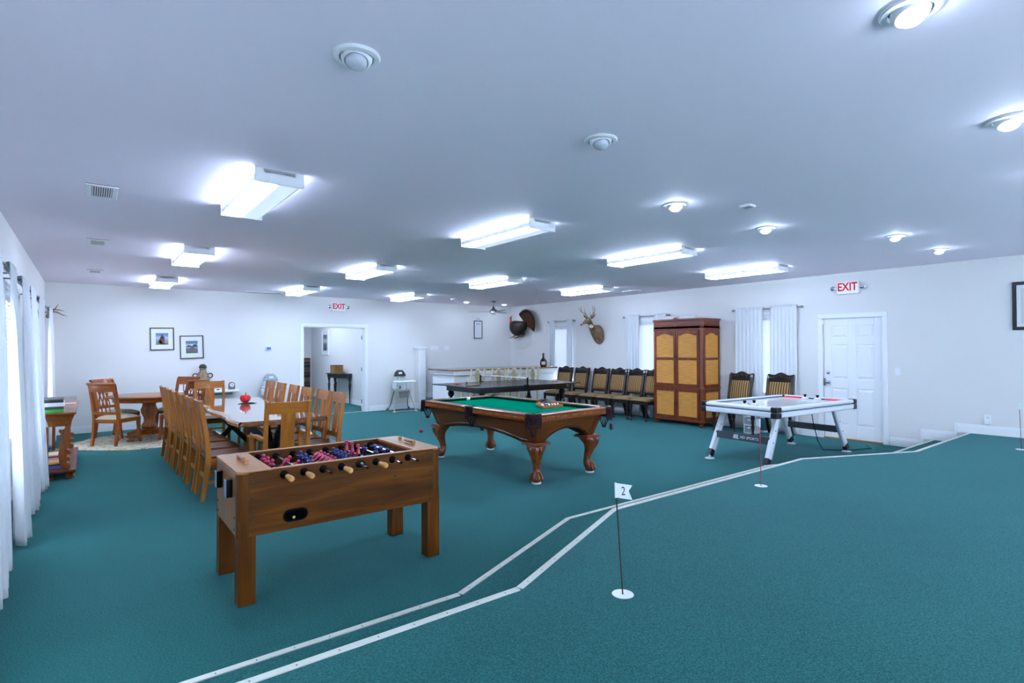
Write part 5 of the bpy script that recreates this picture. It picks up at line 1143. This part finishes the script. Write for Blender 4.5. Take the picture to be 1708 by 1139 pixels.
MB().tube([(0, -.01, 0), (.01, -.08, .04), (.05, -.16, .09), (.11, -.2, .14), (.15, -.2, .22)], [.022, .02, .016, .011, .003], 8).tube([(.05, -.16, .09), (.14, -.2, .07), (.22, -.24, .02), (.28, -.26, .0)], [.014, .012, .008, .002], 8).tube([(.10, -.19, .12), (.18, -.24, .11), (.24, -.27, .09)], [.01, .007, .002], 6).build('antler', ANT, t, True)

# ---------------------------------------------------------------- wall pieces
FRM = mat('frame_dark', (48, 44, 40), .4); MATB = mat('mat_board', (226, 228, 232), .8)
def paint(name, sky, ground, fig, fig2):
    m = bpy.data.materials.new(name); m.use_nodes = True; nt = m.node_tree; b = nt.nodes['Principled BSDF']; b.inputs['Roughness'].default_value = .5
    tc = nd(nt, 'ShaderNodeTexCoord'); sp = nd(nt, 'ShaderNodeSeparateXYZ'); nt.links.new(tc.outputs['Generated'], sp.inputs[0])
    n = nd(nt, 'ShaderNodeTexNoise'); n.inputs['Scale'].default_value = 5; n.inputs['Detail'].default_value = 4; nt.links.new(tc.outputs['Generated'], n.inputs['Vector'])
    ad = nd(nt, 'ShaderNodeMath', operation='MULTIPLY_ADD'); ad.inputs[1].default_value = .35; nt.links.new(n.outputs['Fac'], ad.inputs[0]); nt.links.new(sp.outputs['Z'], ad.inputs[2])
    r = nd(nt, 'ShaderNodeValToRGB'); e = r.color_ramp.elements
    for _ in range(3): e.new(.5)
    for k, (p, c) in enumerate(((.1, ground[0]), (.55, ground[1]), (.62, sky[0]), (.8, sky[1]), (1, sky[2]))): e[k].position = p; e[k].color = (*lin(c), 1)
    nt.links.new(ad.outputs[0], r.inputs[0]); nt.links.new(r.outputs[0], b.inputs['Base Color']); return m
def framed_print(name, loc, rz, w_, h_, iw, ih, pm, label, fr=FRM, bar=.02, fig=None, roll=0, cat='picture'):
    t = thing(name, label, cat, loc, rz); t.rotation_euler = (0, roll, rz)      # faces local -y
    a, b = w_ / 2, h_ / 2
    MB().box(-a, a, -.025, 0, b - bar, b).box(-a, a, -.025, 0, -b, -b + bar).box(-a, -a + bar, -.025, 0, -b + bar, b - bar).box(a - bar, a, -.025, 0, -b + bar, b - bar).build('frame', fr, t, bevel=.003)
    MB().box(-a + bar, a - bar, -.012, -.004, -b + bar, b - bar).build('mat_board', MATB, t)
    pc = MB().box(-iw / 2, iw / 2, -.0135, -.012, -ih / 2, ih / 2).build('print', pm, t)
    if fig:
        for nm, c, pts in fig: MB().prism([(p[0] * iw, p[1] * ih) for p in pts], -.0145, -.0135, 'y').build(nm, mat('print_%d_%d_%d' % c, c, .6), pc)
    return t
g1 = [('print_figure', (84, 54, 44), [(-.12, -.45), (-.22, -.2), (-.2, 0), (-.14, .12), (-.08, .3), (0, .46), (.08, .3), (.2, .12), (.22, -.1), (.14, -.3), (.4, -.48)]), ('print_shadow', (34, 30, 52), [(-.32, -.3), (-.26, -.1), (-.1, -.12), (.0, -.3), (.05, -.45), (-.2, -.42)]), ('print_highlight', (214, 190, 170), [(-.02, .02), (-.1, .1), (.02, .2), (.1, .12)])]
g2 = [('print_figure', (92, 84, 106), [(-.18, -.3), (-.12, -.05), (.0, .06), (.16, .02), (.24, -.18), (.1, -.3)]), ('print_hill', (44, 58, 70), [(-.46, .08), (-.3, .16), (.0, .12), (.3, .24), (.48, .1), (.48, .0), (-.46, .02)]), ('print_highlight', (226, 216, 200), [(-.1, .1), (-.04, .22), (.06, .24), (.1, .12), (0, .06)])]
framed_print('framed_picture', (1.178, YB, 1.777), 0, .415, .455, .215, .235, paint('print_coast', ((150, 160, 176), (170, 184, 214), (92, 108, 170)), ((96, 104, 84), (150, 146, 130)), 0, 0), 'dark framed print of a brown figure under a blue sky, above the pedestal table', fig=g1, roll=-.02)
framed_print('framed_picture', (1.70, YB, 1.613), 0, .43, .48, .215, .255, paint('print_field', ((120, 134, 150), (200, 208, 220), (90, 110, 140)), ((70, 76, 44), (98, 110, 96)), 0, 0), 'dark framed print of a crouching figure on a green field, above the urn', fig=g2, roll=-.03)
framed_print('framed_picture', (XR, 1.35, 2.11), -PI / 2, .80, .66, .62, .48, mat('poster_pale', (206, 208, 214), .6), 'black framed pale poster on the wall above the stage floor', fr=mat('frame_black', (20, 24, 30), .4), bar=.045, fig=[('print_shape', (170, 186, 176), [(-.4, -.4), (-.4, .1), (-.1, .2), (.1, -.4)]), ('print_shape_b', (190, 176, 170), [(.1, -.3), (.15, .3), (.4, .2), (.4, -.35)])])
t = framed_print('hanging_chart', (8.86, YB, 2.105), 0, .29, .51, .2, .42, mat('chart_paper', (220, 224, 232), .7), 'narrow grey framed chart hanging from a cord on the back wall', fr=mat('frame_grey', (92, 96, 106), .5), bar=.024, fig=[('print_lines', (150, 156, 168), [(-.36, .42), (.36, .42), (.36, .36), (-.36, .36)])], cat='chart')
MB().tube([(-.1, -.012, .255), (0, -.012, .335), (.1, -.012, .255)], .004, 5).build('cord', mat('cord_grey', (120, 122, 128), .7), t)
def plate(name, loc, rz, w_, h_, kind, label, cat, n=1):
    t = thing(name, label, cat, loc, rz)
    MB().box(-w_ / 2, w_ / 2, -.007, 0, -h_ / 2, h_ / 2).build('cover_plate', WPLAS, t, bevel=.002)
    for k in range(n):
        x = (k - (n - 1) / 2) * .046
        if kind == 'switch': MB().box(x - .014, x + .014, -.012, -.007, -.03, .03).build('switch', WHITE, t, bevel=.002)
        else:
            for z in (-.02, .02): MB().lathe([(.016, -.009), (.016, -.006)], 14, (x, 0, z), 'y').build('socket', mat('socket_shade', (205, 208, 212), .4), t, True)
    return t
plate('light_switch', (XR, 3.116, 1.17), -PI / 2, .075, .12, 'switch', 'single white light switch beside the six panel door', 'light switch')
t = plate('wall_outlet', (XR, 2.03, .53), -PI / 2, .075, .12, 'outlet', 'white outlet with plugged in adapter above the stage baseboard', 'outlet'); MB().box(-.03, .03, -.05, -.009, -.07, .0).build('plug_adapter', WPLAS, t, bevel=.006)
plate('light_switch', (7.42, YB, 1.58), 0, .26, .12, 'switch', 'five gang white switch plate just past the stub wall', 'light switch', 5); plate('light_switch', (7.8, YB, 1.58), 0, .17, .12, 'switch', 'three gang white switch plate left of the hanging chart', 'light switch', 3)
t = thing('thermostat', 'small white thermostat with blue screen left of the doorway', 'thermostat', (3.2, YB, 1.58)); MB().box(-.065, .065, -.022, 0, -.045, .045).build('case', WPLAS, t, bevel=.005); MB().box(-.045, .045, -.0235, -.022, -.03, .032).build('screen', mat('screen_blue', (30, 60, 150), .2, emit=.5, ecol=lin((40, 70, 170))), t)
t = thing('wall_shelf', 'white floating shelf on the back wall holding an urn', 'shelf', (2.0, YB, .66)); MB().prism([(-.55, -.0), (.53, 0), (.56, -.05), (.56, -.24), (.5, -.3), (-.55, -.3)], 0, .05).build('board', WHITE, t, bevel=.01); MB().box(-.45, .45, -.1, 0, -.06, 0).build('bracket_rail', mat('bracket_grey', (120, 122, 124), .6), t)
U = thing('urn', 'tall brown clay urn with ring handles and dark lid on the floating shelf', 'urn', (1.88, 12.9, .71)); CLAY = ramp_mat('urn_clay', [(.3, (104, 88, 70)), (.6, (140, 122, 96)), (.8, (160, 144, 116))], (10, 10, 16), .7, bump=.2)
MB().lathe([(0, 0), (.09, 0), (.1, .03), (.125, .14), (.13, .22), (.115, .3), (.085, .36), (.06, .40), (.055, .44), (.066, .455), (0, .455)], 22).build('body', CLAY, U, True); MB().lathe([(.062, .455), (.062, .462), (0, .462)], 18).build('collar', mat('collar_pale', (210, 200, 180), .7), U, True); MB().lathe([(.066, .462), (.072, .49), (.055, .53), (.02, .55), (0, .552)], 18).build('lid', mat('urn_lid', (46, 46, 44), .5, var=(20, .4)), U, True)
for s_ in (-1, 1): MB().tube(arc((s_ * .135, 0, .31), .045, 0, 360, 16, 'xz'), .012, 6, False).build('handle', mat('handle_iron', (70, 66, 70), .5), U, True)
t = thing('mantel_ornament', 'small arched clock on the floating shelf right of the urn', 'clock', (2.42, 12.88, .71)); MB().prism([(-.06, 0), (.06, 0), (.06, .1)] + [(.06 * math.cos(q), .1 + .06 * math.sin(q)) for q in [PI * i / 10 for i in range(1, 10)]] + [(-.06, .1)], -.03, .03, 'y').build('case', mat('clock_case', (110, 104, 100), .6), t); MB().lathe([(.045, -.032), (.045, -.029)], 18, (0, 0, .1), 'y').build('dial', mat('dial_white', (226, 228, 226), .5), t, True); MB().box(-.003, .003, -.034, -.032, .098, .13).box(0, .025, -.034, -.032, .098, .103).build('hands', BLACK, t)
tag(MB().sphere((2.16, 12.86, .724), (.03, .02, .014), 10, 6).build('shelf_trinket', mat('trinket', (60, 70, 100), .4), None, True), 'tiny dark trinket between the urn and the arched clock', 'trinket')

# ---------------------------------------------------------------- high chairs
def high_chair(loc, rz, pad, head, label):
    """faces -y"""
    t = thing('high_chair', label, 'high chair', loc, rz); TUB = mat('tube_grey', (176, 174, 166), .4, metal=.3); DK = mat('tube_dark', (52, 50, 48), .5)
    for s_ in (-1, 1):
        MB().tube([(s_ * .27, -.28, .012), (s_ * .25, -.24, .12), (s_ * .21, -.13, .32), (s_ * .19, -.06, .48)], .011, 8).build('front_leg', TUB, t, True)
        MB().tube([(s_ * .27, .25, .012), (s_ * .22, .2, .15), (s_ * .2, .1, .36), (s_ * .19, .0, .5)], .011, 8).build('rear_leg', DK, t, True)
        MB().lathe([(.05, 0), (.03, .02), (.014, .06), (0, .06)], 10, (s_ * .28, .26, 0)).build('rear_foot', DK, t, True); MB().lathe([(.045, 0), (.035, .02), (.014, .05), (0, .05)], 10, (s_ * .28, -.29, 0)).build('front_foot', TUB, t, True)
        MB().box(s_ * .2 - .02, s_ * .2 + .02, -.16, .08, .56, .70).build('side_arm', WPLAS, t, bevel=.015)
    MB().tube([(-.27, -.285, .014), (.27, -.285, .014)], .012, 8).build('front_bar', TUB, t, True)
    def bk(u, v):
        s = 2 * u - 1; z = .50 + .50 * v; hw = .19 * (1 - .25 * v) * (math.sqrt(max(0, 1 - max(0, (v - .7) / .32) ** 2))); return (s * hw, .06 + .12 * v - .05 * (1 - s * s) * .6 + .03, z)
    MB().grid(bk, 10, 12).build('back_pad', pad, t, True, solid=.03)
    def hd(u, v):
        s = 2 * u - 1; z = .87 + .145 * v; vv = (z - .5) / .5; hw = .185 * (1 - .25 * vv) * math.sqrt(max(0.01, 1 - max(0, (vv - .72) / .33) ** 2)); return (s * hw, .045 + .12 * vv - .03 * (1 - s * s), z)
    hp = MB().grid(hd, 10, 6).build('head_panel', head, t, True, solid=.03)
    MB().box(-.045, .045, .085, .095, .92, .97).build('brand_patch', mat('patch_white', (226, 228, 228), .6), hp)
    MB().box(-.17, .17, -.18, .1, .49, .53).build('seat_pad', pad, t, bevel=.015); MB().loft([[(-.13, -.2, .5), (.13, -.2, .5), (.13, -.17, .5), (-.13, -.17, .5)], [(-.12, -.24, .34), (.12, -.24, .34), (.12, -.21, .34), (-.12, -.21, .34)]]).build('leg_rest', mat('leg_rest_grey', (122, 120, 114), .8), t, bevel=.008)
    MB().prism([(-.26, -.1), (-.27, -.3), (-.2, -.4), (.2, -.4), (.27, -.3), (.26, -.1), (.15, -.13), (.1, -.2), (-.1, -.2), (-.15, -.13)], .735, .765).build('tray', WPLAS, t, bevel=.012)
    MB().box(-.03, .03, -.2, -.17, .53, .735).build('crotch_post', WPLAS, t); MB().box(-.06, -.02, -.02, .0, .56, .62).build('strap', mat('strap_green', (70, 84, 60), .8), t)
    return t
high_chair((6.28, 12.70, 0), math.radians(-8), ramp_mat('pad_print', [(.35, (150, 170, 168)), (.5, (196, 204, 200)), (.65, (90, 110, 110))], (30, 30, 30), .8), mat('pad_charcoal', (44, 42, 42), .8), 'folding high chair with charcoal headrest and white tray right of the doorway')
high_chair((3.2, 12.72, 0), .05, mat('pad_grey_blue', (176, 190, 206), .7), mat('pad_grey', (156, 162, 170), .7), 'pale grey high chair with white tray against the wall left of the doorway')

# ---------------------------------------------------------------- golf flags on the stage
def flag(x, y, lean, h, rz, num, label, col, fl=True):
    t = thing('golf_flag', label, 'golf flag', (x, y, S2), 0); tx, ty = lean
    MB().tube([(0, 0, -.0), (tx, ty, h)], .0032 , 8).build('pole', mat('pole_%d' % col[0], col, .4), t, True)
    c, s = math.cos(rz), math.sin(rz); w_, hh = .083, .072
    p2 = [(0, h), (w_, h - .012), (w_ * .78, h - .04), (w_, h - .085), (0, h - .072)] if fl else [(0, h), (w_ * .9, h - .01), (w_ * .9, h - .075), (0, h - .07)]
    k = .93
    o = MB().loft([[(tx * k + c * a - s * e, ty * k + s * a + c * e, z) for a, z in p2] for e in (-.0012, .0012)]).build('pennant', mat('flag_white', (226, 232, 232), .6), t)
    MB().tube([(tx * k, ty * k, h - .074), (tx, ty, h + .002)], .0052, 8).build('sleeve', mat('flag_white', (226, 232, 232), .6), t)
    if num:
        for e, r_ in ((-.0016, 0), (.0016, PI)):
            text('flag_number', num, .062, mat('flag_ink', (24, 24, 28), .6), t, (tx * k + c * w_ * .45 - s * e, ty * k + s * w_ * .45 + c * e, h - .042), (PI / 2, 0, rz + r_), .0003, sx=.72)
    return t
def cup(x, y, label):
    t = thing('putting_cup', label, 'golf hole', (x, y, S2), 0); MB().lathe([(0, .0008), (.053, .0008), (.055, .002), (.054, .003), (.05, .0024), (0, .0022)], 28).build('cup_plate', WPLAS, t, True); MB().lathe([(.006, .0022), (.006, .004), (0, .004)], 10).build('pole_socket', mat('grey_plastic', (150, 154, 160), .5), t, True)
up_l = (-.035, .028)
flag(2.14, 1.862, (-.028, .02), .56, math.radians(-38), '2', 'putting green flag marked 2 on a thin dark pole on the stage', (58, 20, 26)); cup(2.14, 1.862, 'white putting cup below the flag marked 2')
flag(4.79, 2.545, (-.01, .0), .60, math.radians(52), '', 'small white flag on a red pole near the stage edge by the air hockey table', (190, 30, 70), False); cup(4.79, 2.545, 'white putting cup of the red pole flag near the stage edge')
flag(8.92, 1.49, (-.02, .01), .56, math.radians(-100), '', 'small white flag on a dark red pole below the framed poster', (110, 40, 44), False); cup(8.92, 1.49, 'white putting cup below the framed poster wall')

# ---------------------------------------------------------------- passage beyond the doorway
H = thing('half_moon_table', 'black half moon table with turned legs in the passage', 'table', (HX1 - .02, 15.7, 0)); BL = mat('ebonised', (20, 19, 22), .3, coat=.2)
half = [(0, -.62)] + [(-.46 * math.sin(q) , -.62 * math.cos(q)) for q in [PI * i / 14 for i in range(1, 14)]] + [(0, .62)]
half = [(0, -.62), (-.16, -.62), (-.44, -.3), (-.44, .3), (-.16, .62), (0, .62)]
MB().prism(half, .84, .865).build('table_top', BL, H, bevel=.006); MB().prism([(p[0] * .9, p[1] * .93) for p in half], .74, .84).build('apron', BL, H)
for p in ((-.05, -.56), (-.36, -.24), (-.36, .24), (-.05, .56)): MB().lathe([(0, 0), (.012, 0), (.02, .3), (.034, .5), (.036, .56), (.018, .6), (.03, .62), (.02, .65), (.034, .68), (.034, .74), (0, .74)], 12, (p[0], p[1], 0)).build('turned_leg', BL, H, True)
t = thing('wooden_box', 'square wooden box standing on the black half moon table', 'box', (HX1 - .22, 15.75, .865), .15); BX = wood('box_wood', (124, 88, 40), (170, 128, 66), 'z')
MB().box(-.11, .11, -.16, .16, 0, .22).build('case', BX, t); MB().box(-.115, .115, -.165, .165, .22, .235).build('lid', wood('box_lid', (70, 46, 24), (100, 70, 38), 'y'), t); MB().box(-.113, -.11, .13, .163, 0, .22).box(-.113, -.11, -.163, -.13, 0, .22).build('corner_strip', wood('box_lid', (70, 46, 24), (100, 70, 38), 'y'), t)
framed_print('framed_picture', (HX1, 17.35, 1.77), -PI / 2, .62, .78, .34, .5, paint('print_mono', ((120, 122, 124), (200, 202, 204), (90, 92, 94)), ((40, 40, 42), (90, 90, 92)), 0, 0), 'white framed black and white photograph on the passage wall', fr=mat('frame_white', (235, 236, 238), .4), bar=.05)
PLK = [wood('plank_%d' % k, d_, l_, 'x', .6, 0) for k, (d_, l_) in enumerate((((54, 40, 32), (92, 72, 56)), ((84, 64, 48), (124, 100, 78)), ((40, 30, 26), (70, 54, 44))))]
t = thing('plank_wainscot', 'brown weathered plank panelling on the end wall of the passage', 'panelling', (5.3, HY1, 0))
for k in range(11): MB().box(-1.2, .60, -.05 - .004 * (k % 3), -.018, .05 + .112 * k, .05 + .112 * k + .106).build('plank', PLK[k % 3], t, bevel=.003)
